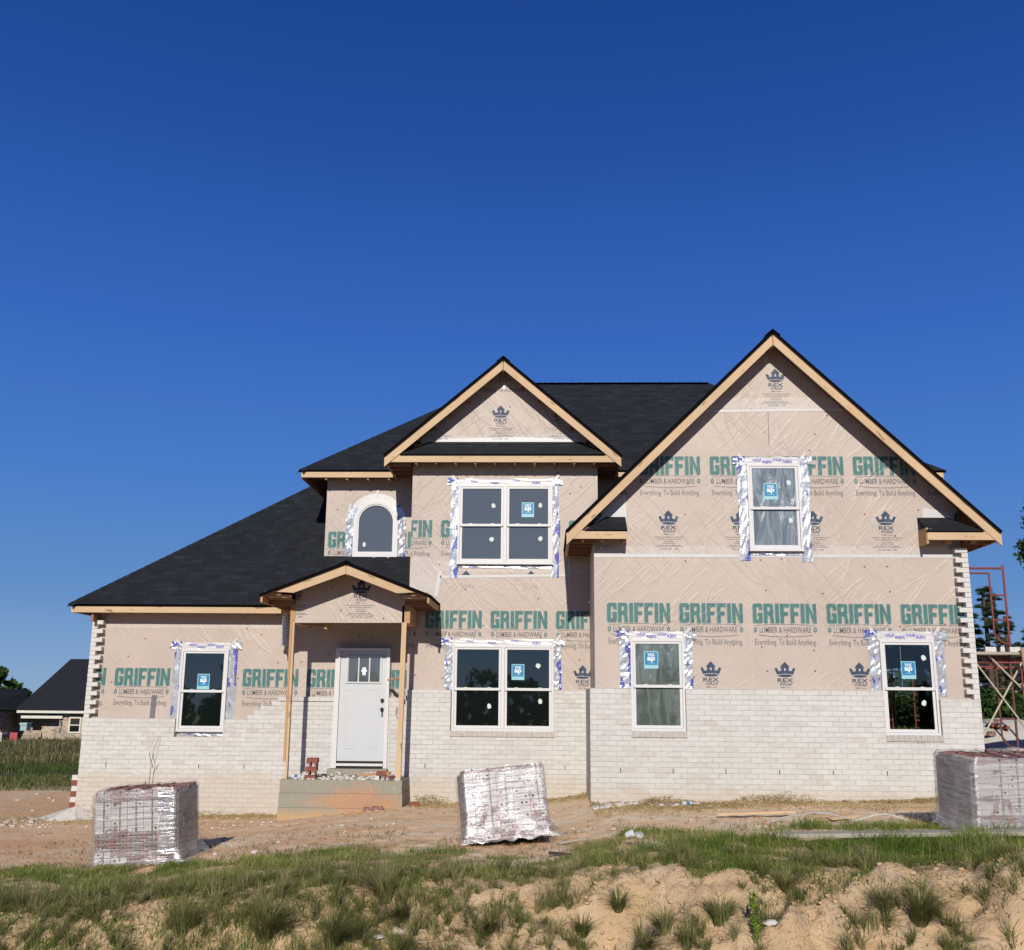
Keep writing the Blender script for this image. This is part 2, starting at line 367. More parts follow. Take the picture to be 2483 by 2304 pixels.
class Print:
    """puts printed marks on a wall plane facing the street"""
    def __init__(s, mb, Y, planes): s.mb = mb; s.Y = Y; s.pl = planes
    def tris(s, tris, x0, x1, z0, z1, mat, lift=.003):
        for t in tris:
            p = clip([(x0+(x1-x0)*a, z0+(z1-z0)*b) for a, b in t], s.pl)
            if p:
                ar = sum(a[0]*b[1]-b[0]*a[1] for a, b in zip(p, p[1:]+p[:1]))
                if ar < 0: p = p[::-1]
                s.mb.face([(x, s.Y-lift, z) for x, z in p], mat)
    def poly(s, pts, mat, lift=.003): s.tris(poly_tris(pts), 0, 1, 0, 1, mat, lift)
    def text(s, t, cx, z0, wd, ht, mat, bold=0, lift=.003, shear=0): s.tris(text_tris(t, bold, shear), cx-wd/2, cx+wd/2, z0, z0+ht, mat, lift)
    def line(s, x0, z0, x1, z1, th, mat, lift=.003):
        dx, dz = x1-x0, z1-z0; L = math.hypot(dx, dz) or 1; a, b = -dz/L*th/2, dx/L*th/2
        s.poly([(x0-a, z0-b), (x1-a, z1-b), (x1+a, z1+b), (x0+a, z0+b)], mat, lift)
    def block_word(s, cx, zt):
        G = [(62, 66), (40, 66), (40, 80), (24, 80), (24, 20), (38, 20), (38, 36), (32, 36), (32, 54), (62, 54), (62, 8), (54, 0), (8, 0), (0, 8), (0, 92), (8, 100), (54, 100), (62, 92)]
        Rr = [[(0, 0), (24, 0), (24, 100), (0, 100)], [(24, 82), (40, 82), (62, 90), (54, 100), (24, 100)], [(40, 60), (62, 50), (62, 90), (40, 82)],
              [(24, 38), (40, 38), (54, 44), (62, 50), (40, 60), (24, 60)], [(42, 0), (66, 0), (60, 42), (54, 44), (38, 38)]]
        I = [(0, 0), (24, 0), (24, 100), (0, 100)]
        Fp = [(0, 0), (24, 0), (24, 38), (50, 38), (50, 58), (24, 58), (24, 80), (58, 80), (58, 100), (0, 100)]
        Np = [(0, 0), (22, 0), (22, 58), (46, 0), (68, 0), (68, 100), (46, 100), (46, 42), (22, 100), (0, 100)]
        let = [([G], 62), (Rr, 66), ([I], 24), ([Fp], 58), ([Fp], 58), ([I], 24), ([Np], 68)]
        tot = sum(q[1] for q in let)+6*7; sx = 1.04/tot; sz = .325/100
        for dx, dz, mt, lf in ((-.011, -.012, TEAL, .0022), (-.006, -.007, WR, .0028), (0, 0, GRN, .0034)):
            x = cx-.52
            for polys, wd in let:
                for p in polys: s.poly([(x+dx+a*sx, zt-.325+dz+b*sz) for a, b in p], mt, lf)
                x += (wd+7)*sx
    def brand(s, cx, zt):
        s.block_word(cx, zt)
        n = 10
        for k in range(n):
            a, b = k/n*2-1, (k+1)/n*2-1
            s.line(cx+a*.48, zt-.362+.022*(1-a*a), cx+b*.48, zt-.362+.022*(1-b*b), .007, GRY)
            s.line(cx+a*.45, zt-.513-.030*(1-a*a)+.0, cx+b*.45, zt-.513-.030*(1-b*b), .007, GRY)
        for k in range(26):
            a = (k+.5)/13-1; z = zt-.515-.030*(1-a*a)
            s.line(cx+a*.43, z, cx+a*.43, z-.016, .007, GRY)
        s.text('LUMBER & HARDWARE', cx, zt-.478, .84, .095, GRY, .014)
        for sg in (-1, 1):
            hx = cx+sg*.487; z = zt-.43
            s.poly([(hx-.027, z-.03), (hx+.027, z-.03), (hx+.027, z+.03), (hx-.027, z+.03)], GRN, .003)
            s.poly([(hx-.010, z-.012), (hx+.010, z-.012), (hx+.010, z+.012), (hx-.010, z+.012)], WR, .0036)
            s.line(hx, z-.06, hx, z+.06, .010, GRN, .0026)
        s.text('Everything. To Build Anything.', cx, zt-.705, 1.0, .122, GRY, .006)
    def crown(s, cx, zt, fine=True, top_only=False):
        k = .348/255
        P = lambda l: [(cx+a*k, zt+b*k) for a, b in l]
        if top_only: s.poly(P([(-58, -62), (58, -62), (0, 0)]), NVY); return
        s.poly(P([(-125, -80), (-95, -72), (-76, -112), (-45, -105), (-45, -68), (-58, -62), (0, 0), (58, -62), (45, -68), (45, -105), (76, -112), (95, -72), (125, -80), (95, -152), (60, -145), (0, -140), (-60, -145), (-95, -152)][::-1]), NVY)
        s.poly(P([(-10, -105), (10, -105), (10, -80), (0, -74), (-10, -80)]), OVL, .0036)
        s.poly(P([(82*math.cos(t), -165+16*math.sin(t)) for t in np.linspace(0, 2*math.pi, 20)[:-1]]), NVY)
        s.text('REX', cx, zt-241*k, 186*k, 47*k, NVY, .016); s.text('WRAP', cx+4*k, zt-284*k, 152*k, 37*k, NVY, .004)
        s.line(cx-60*k, zt-302*k, cx-10*k, zt-302*k, .016, GRY); s.line(cx, zt-306*k, cx+70*k, zt-306*k, .006, GRY)
        if fine:
            z = zt-.205
            s.line(cx-.25, z-.255, cx+.25, z-.255, .008, GRY); s.line(cx-.25, z-.42, cx+.25, z-.42, .008, GRY)
            for dz, wd in ((-.29, .40), (-.328, .17), (-.36, .21), (-.395, .39)):
                q = -wd/2
                while q < wd/2:
                    l = random.uniform(.015, .05); s.line(cx+q, z+dz, cx+min(q+l, wd/2), z+dz, .012, GRY); q += l+.012
            s.text('ICC ES ESR - 1602', cx, z-.475, .31, .032, GRY, .01)
def nails(P, x0, x1, z0, z1, n):
    nx = max(2, int((x1-x0)/.42)); nz = max(2, int((z1-z0)/.42))
    for i in range(nx):
        for j in range(nz):
            if random.random() > n: continue
            cx = x0+(i+.5+random.uniform(-.35, .35))*(x1-x0)/nx; cz = z0+(j+.5+random.uniform(-.35, .35))*(z1-z0)/nz
            r = .016
            P.poly([(cx+r*math.cos(t), cz+r*math.sin(t)) for t in np.linspace(0, 2*math.pi, 7)[:-1]], NAIL, .0045)

# ================================================================== TERRAIN
def vnoise(x, y, seed=0):
    xi, yi = np.floor(x).astype(int), np.floor(y).astype(int); xf, yf = x-xi, y-yi
    h = lambda a, b: ((np.sin(a*127.1+b*311.7+seed*74.7)*43758.5453) % 1.0)
    u, v = xf*xf*(3-2*xf), yf*yf*(3-2*yf)
    return (h(xi, yi)*(1-u)+h(xi+1, yi)*u)*(1-v)+(h(xi, yi+1)*(1-u)+h(xi+1, yi+1)*u)*v
def fbm(x, y, oct=4, seed=0):
    s, a, t = 0, 1, 0
    for k in range(oct): s = s+a*vnoise(x*2**k, y*2**k, seed+k*3); t += a; a *= .5
    return s/t
XB = [-300, -60, -35, -12, -8.5, -4.9, -2.4, 0, 1.1, 6, 10, 40, 300]; ZB = [-3.2, -1.5, -.95, -.52, -.47, -.34, -.08, -.05, .10, .20, .26, .3, 1.0]
MOUNDS = [(3.15, 9.75, .50, .60, .24), (4.45, 9.75, .62, .70, .26), (5.6, 9.6, .5, .5, .10), (2.35, 9.5, .35, .4, .10), (1.15, 9.5, .35, .45, .10), (-.02, 9.65, .28, .45, .18), (-.95, 10.2, .40, .32, .12), (-2.0, 9.7, .4, .4, .08)]

def height(x, y):
    x = np.asarray(x, float); y = np.asarray(y, float)
    z = np.interp(x, XB, ZB)
    far = np.clip((y-25)/60, 0, 1); z = z-far*.25*(x < 0)*np.clip(-x/20, 0, 1)
    z = z+(fbm(x*.5, y*.5, 3, 2)-.5)*.10*np.clip((np.abs(y-15)+.5)/4, .25, 1.0)
    near = np.exp(-((y-12)/6)**2)*np.exp(-(x/14)**2)
    z = z+(fbm(x*2.1, y*2.1, 4, 5)-.5)*.07*near+(fbm(x*7, y*7, 3, 7)-.5)*.05*near
    yc = np.interp(x, [-7, -2, -.6, .5, 2, 7], [10.0, 10.15, 10.75, 10.65, 10.35, 10.25])+(fbm(x*.8+3, y*0+.3, 3, 9)-.5)*.8
    d = np.clip(yc-y, 0, None); prof = np.where(d < .35, d*d/.7, d-.175)*.60
    bank = np.clip(prof, 0, 1.7)
    onb = np.clip(d/.4, 0, 1)*(y > 7)
    rid = 1-np.abs(2*fbm(x*1.7, y*1.3, 4, 21)-1)*2.2
    deep = np.clip(d/.9, 0, 1)
    bank = bank-deep*(rid-.5)*.20-deep*(fbm(x*1.2, y*1.0, 3, 25)-.55)*.30-onb*(fbm(x*5, y*5, 4, 31)-.5)*.16-onb*np.clip(fbm(x*9, y*9, 3, 33)-.5, 0, 1)*.16
    up = np.clip((6.5-y)/3.0, 0, 1); bank = bank*(1-up*up*(3-2*up))
    z = z-bank
    for mx, my, sx, sy, hh in MOUNDS:
        q = ((x-mx)/sx)**2+((y-my)/sy)**2
        z = z+hh*np.clip(1-q, 0, None)**.8
    # sand heap beyond the scaffold
    q = ((x-10.3)/2.3)**2+((y-24.0)/2.4)**2; z = z+1.12*np.clip(1-q, 0, None)
    return z
def axis(segs):
    out = []
    for a, b, st in segs: out += list(np.arange(a, b, st))
    return np.array(sorted(set(np.round(out, 4))))
gx = axis([(-900, -200, 60), (-200, -40, 8), (-40, -12, .8), (-12, -6.5, .12), (-6.5, 6.5, .042), (6.5, 12, .12), (12, 40, .8), (40, 200, 8), (200, 901, 60)])
gy = axis([(-300, -20, 20), (-20, 6, 1), (6, 8.9, .2), (8.9, 11.6, .035), (11.6, 16, .06), (16, 19.5, .08), (19.5, 30, .25), (30, 80, 1.5), (80, 200, 10), (200, 1601, 100)])
GX, GY = np.meshgrid(gx, gy); GZ = height(GX, GY)
nx_, ny_ = len(gx), len(gy)
idx = np.arange(nx_*ny_).reshape(ny_, nx_)
quads = np.stack([idx[:-1, :-1], idx[:-1, 1:], idx[1:, 1:], idx[1:, :-1]], -1).reshape(-1, 4)
def ground_mat():
    m = M('clay_and_sand_soil'); v = m.coord()
    sep = m.n('SeparateXYZ'); m.l(v, sep.inputs[0]); X, Yv, Z = sep.outputs
    n1 = m.noise(v, .55, 5, .6); n2 = m.noise(v, 2.6, 6, .65); n3 = m.noise(v, 14, 6, .7); n4 = m.noise(m.coord(scale=(.8, 1.5, 1)), 1.1, 6, .65)
    clay = m.mix(n2, c4(.68, .425, .225), c4(.76, .535, .33))
    dust = m.mix(n3, c4(.70, .55, .37), c4(.80, .66, .47))
    col = m.mix(m.ramp(n4, [(.40, 0), (.62, 1)]), dust, clay)
    # redder towards the left of the lot
    lx = m.n('MapRange'); m.l(X, lx.inputs[0]); lx.inputs[1].default_value = -9; lx.inputs[2].default_value = 1
    lx.inputs[3].default_value = .75; lx.inputs[4].default_value = 0
    col = m.mix(m.math('MULTIPLY', lx.outputs[0], m.ramp(n1, [(.35, .2), (.6, 1)])), col, c4(.66, .37, .18))
    # pale sandy cut bank near the road
    by = m.n('MapRange'); m.l(m.math('ADD', Yv, m.math('MULTIPLY', n1, 1.6)), by.inputs[0]); by.inputs[1].default_value = 12.1; by.inputs[2].default_value = 11.2
    sand = m.mix(n3, c4(.52, .365, .205), c4(.66, .49, .305)); sand = m.mix(m.ramp(n2, [(.42, 0), (.7, .7)]), sand, c4(.44, .28, .145))
    col = m.mix(by.outputs[0], col, sand)
    # straw trodden in along the foot of the walls
    wl = m.math('ADD', m.math('MULTIPLY', m.math('LESS_THAN', X, .7), 1.84), m.math('ADD', m.math('MULTIPLY', m.math('LESS_THAN', X, -2.5), .30), 16.98))
    sy = m.n('MapRange'); m.l(m.math('ADD', m.math('SUBTRACT', Yv, wl), m.math('MULTIPLY', n2, .9)), sy.inputs[0]); sy.inputs[1].default_value = -.55; sy.inputs[2].default_value = .10
    side = m.math('MULTIPLY', m.math('LESS_THAN', X, 7.2), m.math('LESS_THAN', Yv, 19.3))
    fib = m.noise(m.coord(scale=(1, 2.2, 1), rot=(0, 0, .3)), 42, 4, .7)
    col = m.mix(m.math('MULTIPLY', sy.outputs[0], side), col, m.mix(fib, c4(.34, .235, .095), c4(.70, .55, .30)))
    # pale masonry sand heaped beyond the scaffold
    hx = m.math('POWER', m.math('DIVIDE', m.math('SUBTRACT', X, 10.3), 2.4), 2.0); hy = m.math('POWER', m.math('DIVIDE', m.math('SUBTRACT', Yv, 24.0), 2.5), 2.0)
    heap = m.ramp(m.math('ADD', m.math('ADD', hx, hy), m.math('MULTIPLY', n2, .2)), [(.90, 1), (1.0, 0)])
    col = m.mix(heap, col, m.mix(n3, c4(.52, .49, .43), c4(.64, .61, .55)))
    # beyond the building: weeds-covered and mud
    fy = m.n('MapRange'); m.l(m.math('ADD', Yv, m.math('MULTIPLY', n1, 5)), fy.inputs[0]); fy.inputs[1].default_value = 27; fy.inputs[2].default_value = 31
    col = m.mix(fy.outputs[0], col, m.mix(n2, c4(.045, .060, .018), c4(.10, .095, .04)))
    col = m.mix(m.ramp(n3, [(.60, 0), (.78, .5)]), col, c4(.52, .42, .31))
    col = m.mix(m.ramp(n3, [(.24, .5), (.40, 0)]), col, c4(.36, .23, .13))
    vo = m.n('TexVoronoi'); m.l(v, vo.inputs['Vector']); vo.inputs['Scale'].default_value = 22; crumb = m.ramp(vo.outputs['Distance'], [(0, 1), (.5, 0)])
    n5 = m.noise(v, 48, 5, .7); h = m.math('ADD', m.math('ADD', m.math('MULTIPLY', n3, .6), n2), m.math('ADD', m.math('MULTIPLY', n5, .3), m.math('MULTIPLY', crumb, .15)))
    col = m.mix(m.ramp(n5, [(.30, .45), (.45, 0)]), col, c4(.30, .19, .10))
    return m.fin(col, .95, m.bump(h, 1.0, .038), .1)
g = np_mesh('ground', np.stack([GX, GY, GZ], -1).reshape(-1, 3), quads, ground_mat(), smooth=True); tag(g, kind='structure')
def gz(x, y): return float(height(np.array([x]), np.array([y]))[0])
rm = M('asphalt'); vv = rm.coord(); fa = rm.noise(vv, 60, 4, .7)
ROADM = rm.fin(rm.mix(fa, c4(.035, .035, .037), c4(.08, .08, .08)), .9, rm.bump(fa, .4, .01))
rd = MB(); xs_ = np.linspace(-60, 60, 61)
for a, b in zip(xs_, xs_[1:]):
    for y0, y1 in ((-5, -2.5), (-2.5, 0), (0, 2.5)):
        rd.face([(a, y0, gz(a, y0)+.06), (b, y0, gz(b, y0)+.06), (b, y1, gz(b, y1)+.06), (a, y1, gz(a, y1)+.06)])
tag(rd.build('road', ROADM), kind='structure')
# ================================================================== THE HOUSE
YR, YC, YD, YA = 17.10, 18.95, 19.25, 20.15          # wrapped planes: right wing, centre bay, door wall, dormer wall
BR, BC, BD = 16.98, 18.82, 19.12                     # brick faces in front of them
house = empty('house', (-0.8, 18.0, 0.1), 'large two storey house under construction, pink house wrap above white brick, black roofs', 'house')
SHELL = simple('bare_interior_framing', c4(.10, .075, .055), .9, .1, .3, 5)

def rake_z(x, cx, ztop, slope): return ztop-slope*abs(x-cx)
# ---- right wing front wall, with an opening behind the glass of the far right window
mb = MB()
def wall(mb, x0, x1, z0, z1, Y): mb.face([(x0, Y, z0), (x1, Y, z0), (x1, Y, z1), (x0, Y, z1)], WR)
RX0, RX1 = .79, 6.865
wall(mb, RX0, 5.47, -.6, 4.3, YR); wall(mb, 5.47, 6.22, -.6, 1.25, YR); wall(mb, 5.47, 6.22, 2.63, 4.3, YR); wall(mb, 6.22, RX1, -.6, 4.3, YR)
mb.face([(RX0, YR, 4.3), (RX1, YR, 4.3), (RX1, YR, rake_z(RX1, 3.853, 7.815, .98)), (3.853, YR, 7.815), (RX0, YR, rake_z(RX0, 3.853, 7.815, .98))], WR)
mb.face([(RX0, YC, -.6), (RX0, YR, -.6), (RX0, YR, 4.6), (RX0, YC, 4.6)], WR)                 # left return
mb.face([(RX1, YR, -.6), (RX1, YR+.5, -.6), (RX1, YR+.5, 4.5), (RX1, YR, 4.5)], WR)
gpl = [(1, 0, RX1-.004), (-1, 0, -RX0-.004), (.98, 1, 7.80+.98*3.853), (-.98, 1, 7.80-.98*3.853)]
P = Print(mb, YR, gpl)
for cx in (1.519, 2.712, 3.914, 5.122, 6.328): P.brand(cx, 3.274)
for cx in (.88, 2.088, 3.295, 4.503, 5.706, 6.91): P.brand(cx, 5.772)
for cx in (2.05, 3.25, 4.464, 5.671): P.crown(cx, 4.838)
for cx in (.86, 6.87): P.crown(cx, 4.838)
P.crown(3.955, 7.341)
for cx in (1.47, 2.677, 3.876, 5.078, 6.28): P.crown(cx, 2.33, fine=False)
P.poly([(RX0, 4.09), (RX1, 4.10), (RX1, 4.24), (RX0, 4.22)], OVL, .0012)
P.poly([(RX0, 4.035), (RX1, 4.045), (RX1, 4.10), (RX0, 4.09)], TAPE, .005)
P.poly([(2.55, 6.62), (5.15, 6.60), (5.15, 6.83), (2.55, 6.80)], OVL, .0012)
P.poly([(2.45, 6.55), (5.28, 6.58), (5.28, 6.625), (2.45, 6.595)], TAPE, .005)
P.line(3.79, 5.95, 3.80, 6.55, .012, GRY, .001); P.line(3.955, 3.3, 3.965, 4.03, .014, OVL, .001); P.line(3.80, 7.38, 3.81, 7.56, .045, TAPE, .005)
for xx in (1.9, 3.35, 4.4, 4.9, 5.75): P.line(xx, 1.9, xx+.01, 3.95, .008, OVL, .001)
P.line(RX0+.0, 5.55+.35, RX1, 5.93, .008, OVL, .001)
P.tris(poly_tris([(.80, 4.62), (1.34, 4.64), (1.34, 5.1), (1.1, 4.95), (.9, 4.7)]), 0, 1, 0, 1, TAPE, .004)
P.tris(poly_tris([(6.27, 4.66), (6.8, 4.64), (6.7, 4.8), (6.3, 4.9)]), 0, 1, 0, 1, TAPE, .004)
nails(P, RX0, RX1, 1.95, 7.3, .34)
mb.build('wrapped_wall', WRAP, house)
# ---- centre bay
mb = MB(); CX0, CX1 = -2.55, .956
mb.face([(CX0, YC, -.6), (CX1, YC, -.6), (CX1, YC, 6.45), (-.832, YC, 7.985), (CX0, YC, 6.45)], WR)
mb.face([(CX0, YA, -.6), (CX0, YC, -.6), (CX0, YC, 6.35), (CX0, YA, 6.35)], WR)
mb.face([(CX1, YC, 3.5), (CX1, YA, 3.5), (CX1, YA, 6.35), (CX1, YC, 6.35)], WR)
P = Print(mb, YC, [(1, 0, CX1-.004), (-1, 0, -CX0-.004), (.86, 1, 7.85-.86*.83), (-.86, 1, 7.85+.86*.83)])
for cx in (-2.918, -1.714, -.509, .692): P.brand(cx, 3.29)
for cx in (-1.69, -.5, .654): P.crown(cx, 2.318, fine=False)
for cx in (-2.675, -1.465, -.27, .934): P.brand(cx, 4.98)
for cx in (-1.502, -.294): P.crown(cx, 4.035, top_only=True)
for cx in (-.888, -2.05, .29): P.crown(cx, 7.23)
P.text('Everything. To Build Anything.', -.826, 7.47, 1.0, .118, GRY); P.text('LUMBER & HARDWARE', -.826, 7.70, .84, .092, GRY, .004)
P.poly([(-2.2, 6.46), (.6, 6.47), (.55, 6.66), (-2.05, 6.62)], OVL, .0014)
P.poly([(-2.2, 6.46), (.6, 6.47), (.5, 6.56), (-.6, 6.60), (-2.0, 6.56)], TAPE, .0026)
P.poly([(CX0, 3.86), (-1.9, 4.02), (CX1, 3.97), (CX1, 4.18), (-1.9, 4.20), (-2.45, 4.31), (CX0, 4.2)], OVL, .0014)
P.line(-1.98, 3.91, .4, 3.955, .05, TAPE, .005); P.line(-2.06, 3.55, -1.98, 4.02, .075, TAPE, .005); P.line(.40, 3.85, .42, 4.3, .04, TAPE, .005)
P.poly([(CX0, 3.62), (-2.15, 3.50), (-1.99, 3.92), (-2.3, 4.2), (CX0, 4.15)], OVL, .0024)
for cx in (-1.47, -.30): # pencilled notes
    P.text('Stone', cx, 3.70, .26, .10, TEAL, -.02, .003, .2); P.line(cx, 3.84, cx, 3.99, .006, GRY); P.line(cx, 3.99, cx-.03, 3.95, .006, GRY); P.line(cx, 3.99, cx+.03, 3.95, .006, GRY)
P.line(-.83, 7.55, -.825, 7.68, .05, TAPE, .005)
nails(P, CX0, CX1, 1.9, 7.4, .38)
mb.build('wrapped_wall', WRAP, house)
# ---- door wall / left wing
mb = MB(); LX0, LX1 = -8.475, -2.55
mb.face([(LX0, YD, -1), (LX1, YD, -1), (LX1, YD, 3.6), (LX0, YD, 3.6)], WR)
mb.face([(LX0, 27, -1), (LX0, YD, -1), (LX0, YD, 3.3), (LX0, 27, 3.3)], WR)
P = Print(mb, YD, [(1, 0, LX1-.004), (-1, 0, -LX0-.004)])
for cx in (-8.759, -7.545, -6.338, -5.131, -3.925, -2.720): P.brand(cx, 2.212)
for cx in (-7.5, -6.36): P.crown(cx, 1.265, fine=False)
P.poly([(LX0, 2.96), (LX1, 2.96), (LX1, 3.05), (LX0, 3.05)], OVL, .0012)
for xx in (-7.15, -5.35, -4.45): P.line(xx, 1.3, xx, 2.9, .010, OVL, .001)
P.line(-7.3, 1.3, -7.29, 1.72, .10, GRY, .0006)
nails(P, LX0, LX1, 1.4, 3.1, .34)
mb.build('wrapped_wall', WRAP, house)
# ---- upper wall behind the arched window, carried through to the right wing
mb = MB(); AX0 = -4.44
wall(mb, AX0, RX1, 3.6, 6.35, YA)
mb.face([(AX0, 27, 3.3), (AX0, YA, 3.3), (AX0, YA, 6.2), (AX0, 27, 6.2)], WR)
P = Print(mb, YA, [(1, 0, RX1), (-1, 0, -AX0-.004)])
P.brand(-3.85, 4.955); P.brand(-2.62, 4.955)
P.poly([(AX0, 4.40), (-2.6, 4.40), (-2.6, 4.46), (AX0, 4.46)], TAPE, .004)
P.poly([(.97, 5.0), (1.9, 5.1), (1.9, 5.7), (1.3, 5.75), (.97, 5.4)], OVL, .003)
nails(P, AX0, LX1, 4.6, 6.0, .4)
mb.build('wrapped_wall', WRAP, house)

# ---- inside: floor, ceiling, partition, side and back walls (open at the side where the far right window looks through)
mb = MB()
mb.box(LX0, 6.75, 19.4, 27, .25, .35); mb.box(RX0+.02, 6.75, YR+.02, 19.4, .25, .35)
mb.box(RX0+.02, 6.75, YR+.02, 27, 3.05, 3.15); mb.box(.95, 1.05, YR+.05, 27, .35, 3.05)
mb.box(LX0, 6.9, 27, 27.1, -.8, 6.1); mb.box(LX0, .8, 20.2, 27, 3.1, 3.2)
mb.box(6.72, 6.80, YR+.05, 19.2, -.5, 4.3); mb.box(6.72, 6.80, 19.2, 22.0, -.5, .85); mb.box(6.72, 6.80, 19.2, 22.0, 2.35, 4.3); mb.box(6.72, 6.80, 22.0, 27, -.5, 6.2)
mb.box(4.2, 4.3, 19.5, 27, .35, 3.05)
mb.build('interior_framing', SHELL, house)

# ---- brick veneer
def veneer(mb, x0, x1, z0, z1, yf, yb, top=True): mb.box(x0, x1, yf, yb, z0, z1, 0)
VMATS = [BRICKW, DARKJ, SILLB, BRICKT, MORT]
def weep(mb, x, z, yf): mb.box(x-.006, x+.006, yf-.003, yf+.02, z-.036, z+.036, 1)
def sill(mb, x0, x1, z, yf):
    n = int((x1-x0)/.088); wd = (x1-x0)/n
    for k in range(n):
        r = random.uniform(-.003, .003)
        mb.box(x0+k*wd+.005, x0+(k+1)*wd-.005, yf-.022+r, yf+.08, z-.098, z-.006+r, 2)
    mb.box(x0, x1, yf-.008, yf+.08, z-.094, z-.010, 4)
def toothed(mb, xedge, sgn, z0, z1, yf, yb):
    k = 0; z = z0
    while z < z1:
        L = .205 if k % 2 else .098
        j = random.uniform(-.004, .004)
        a, b = sorted((xedge+j*.5, xedge+sgn*(L+j)))
        mb.box(a, b, yf+random.uniform(-.002, .003), yb, z+.004, z+.0775, 3)
        z += .0815; k += 1
    a, b = sorted((xedge+sgn*.004, xedge+sgn*.094)); mb.box(a, b, yf+.012, yb, z0, z1-.02, 4)
mb = MB()                                                       # right wing
veneer(mb, .70, 1.365, -.8, 1.885, BR, YR-.012); veneer(mb, 1.365, 2.245, -.8, 1.12, BR, YR-.012); veneer(mb, 2.245, 5.405, -.8, 1.885, BR, YR-.012)
veneer(mb, 5.405, 6.29, -.8, 1.10, BR, YR-.012); veneer(mb, 6.29, 6.925, -.8, 1.75, BR, YR-.012)
mb.box(6.82, 6.922, YR-.012, 19.15, -.8, 1.75, 0); mb.box(6.82, 6.922, 22.05, 24, -.8, 1.75, 0); mb.box(6.82, 6.922, 19.15, 22.05, -.8, .8, 0); mb.box(.703, .78, YR-.012, BC, -.8, 1.88, 0)
sill(mb, 1.355, 2.255, 1.215, BR); sill(mb, 5.395, 6.30, 1.19, BR)
toothed(mb, 6.925, -1, 1.75, 4.12, BR, YR-.012)
for x in (1.179, 2.009, 2.845, 3.69, 4.531, 5.375): weep(mb, x, .60, BR)
mb.build('brick_veneer', VMATS, house)
mb = MB()                                                       # centre bay
veneer(mb, -2.54, -1.725, -.8, 1.85, BC, YC-.012); veneer(mb, -1.725, .13, -.8, 1.05, BC, YC-.012); veneer(mb, .13, .70, -.8, 1.85, BC, YC-.012)
mb.box(-2.535, -2.44, YC-.012, YD-.02, -.8, 1.82, 0)
sill(mb, -1.73, .14, 1.14, BC)
for x in (-2.162, .326): weep(mb, x, .53, BC)
mb.build('brick_veneer', VMATS, house)
mb = MB()                                                       # left wing and door wall
YB = YD-.012
veneer(mb, -8.53, -6.82, -1.2, 1.295, BD, YB); veneer(mb, -6.82, -5.925, -1.2, .975, BD, YB); veneer(mb, -5.925, -3.90, -1.2, 1.295, BD, YB)
for k, (x, z) in enumerate([(-5.48, 1.377), (-5.36, 1.458), (-5.25, 1.54), (-5.05, 1.622), (-4.94, 1.713)]):
    veneer(mb, x, -3.90, z-.0815, z, BD+.0006*k, YB)
veneer(mb, -2.89, -2.54, -.8, 1.713, BD, YB); veneer(mb, -3.90, -2.89, -.8, .36, BD, YB)
mb.box(-8.526, -8.43, YB, 25, -1.2, 1.30, 0)
toothed(mb, -8.53, 1, 1.295, 3.05, BD, YB)
for x in (-8.03, -7.17, -6.32, -5.49): weep(mb, x, .462, BD)
# blue loop sprayed beside the door
INKB = simple('blue_marker', c4(.06, .07, .20), .7)
mb.tube([(-2.70+.045*math.cos(t)+.012*math.sin(2*t), BD-.004, 1.45+.055*math.sin(t)+.02*math.cos(3*t)) for t in np.linspace(0, 11, 40)], .006, 4, 5)
mb.tube([(-2.69, BD-.004, 1.62), (-2.70, BD-.004, 1.5), (-2.76, BD-.004, 1.42), (-2.69, BD-.004, 1.30)], .005, 4, 5)
mb.build('brick_veneer', VMATS+[INKB], house)

# ---- roofs
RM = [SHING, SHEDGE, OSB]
def roof_plane(mb, pts, t=.055):
    """pts: outline in 3-D, first edge is the eave; adds thickness below and shingle uv"""
    pts = [Vector(p) for p in pts]; n = Vector((0, 0, 0))
    for a, b in zip(pts, pts[1:]+pts[:1]): n += a.cross(b)
    n.normalize()
    if n.z < 0: pts = [pts[1], pts[0]]+pts[2:][::-1]; n = -n
    u = (pts[1]-pts[0]).normalized(); v = n.cross(u); o = pts[0]
    mb.face(pts, 0, [((p-o).dot(u), (p-o).dot(v)) for p in pts])
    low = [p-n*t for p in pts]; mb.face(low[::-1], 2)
    for i in range(len(pts)):
        j = (i+1) % len(pts); mb.face([pts[i], low[i], low[j], pts[j]], 1)
def cap(mb, a, b, wd=.14, dn=.05):
    a, b = Vector(a), Vector(b); L = (b-a).length; d = (b-a)/L; s = Vector((0, 0, 1)).cross(d).normalized(); n = int(L/.16)+1
    for k in range(n):
        p = a+d*(k*.16); q = p+d*min(.19, L-k*.16); up = Vector((0, 0, .018)); up2 = Vector((0, 0, .008))
        for sg in (-1, 1):
            f = [p+up, q+up2, q+up2+s*sg*wd-Vector((0, 0, dn)), p+up+s*sg*wd-Vector((0, 0, dn))]
            mb.face(f if sg < 0 else f[::-1], 0, [(k*.3, 0), (k*.3+.1, 0), (k*.3+.1, .1), (k*.3, .1)])
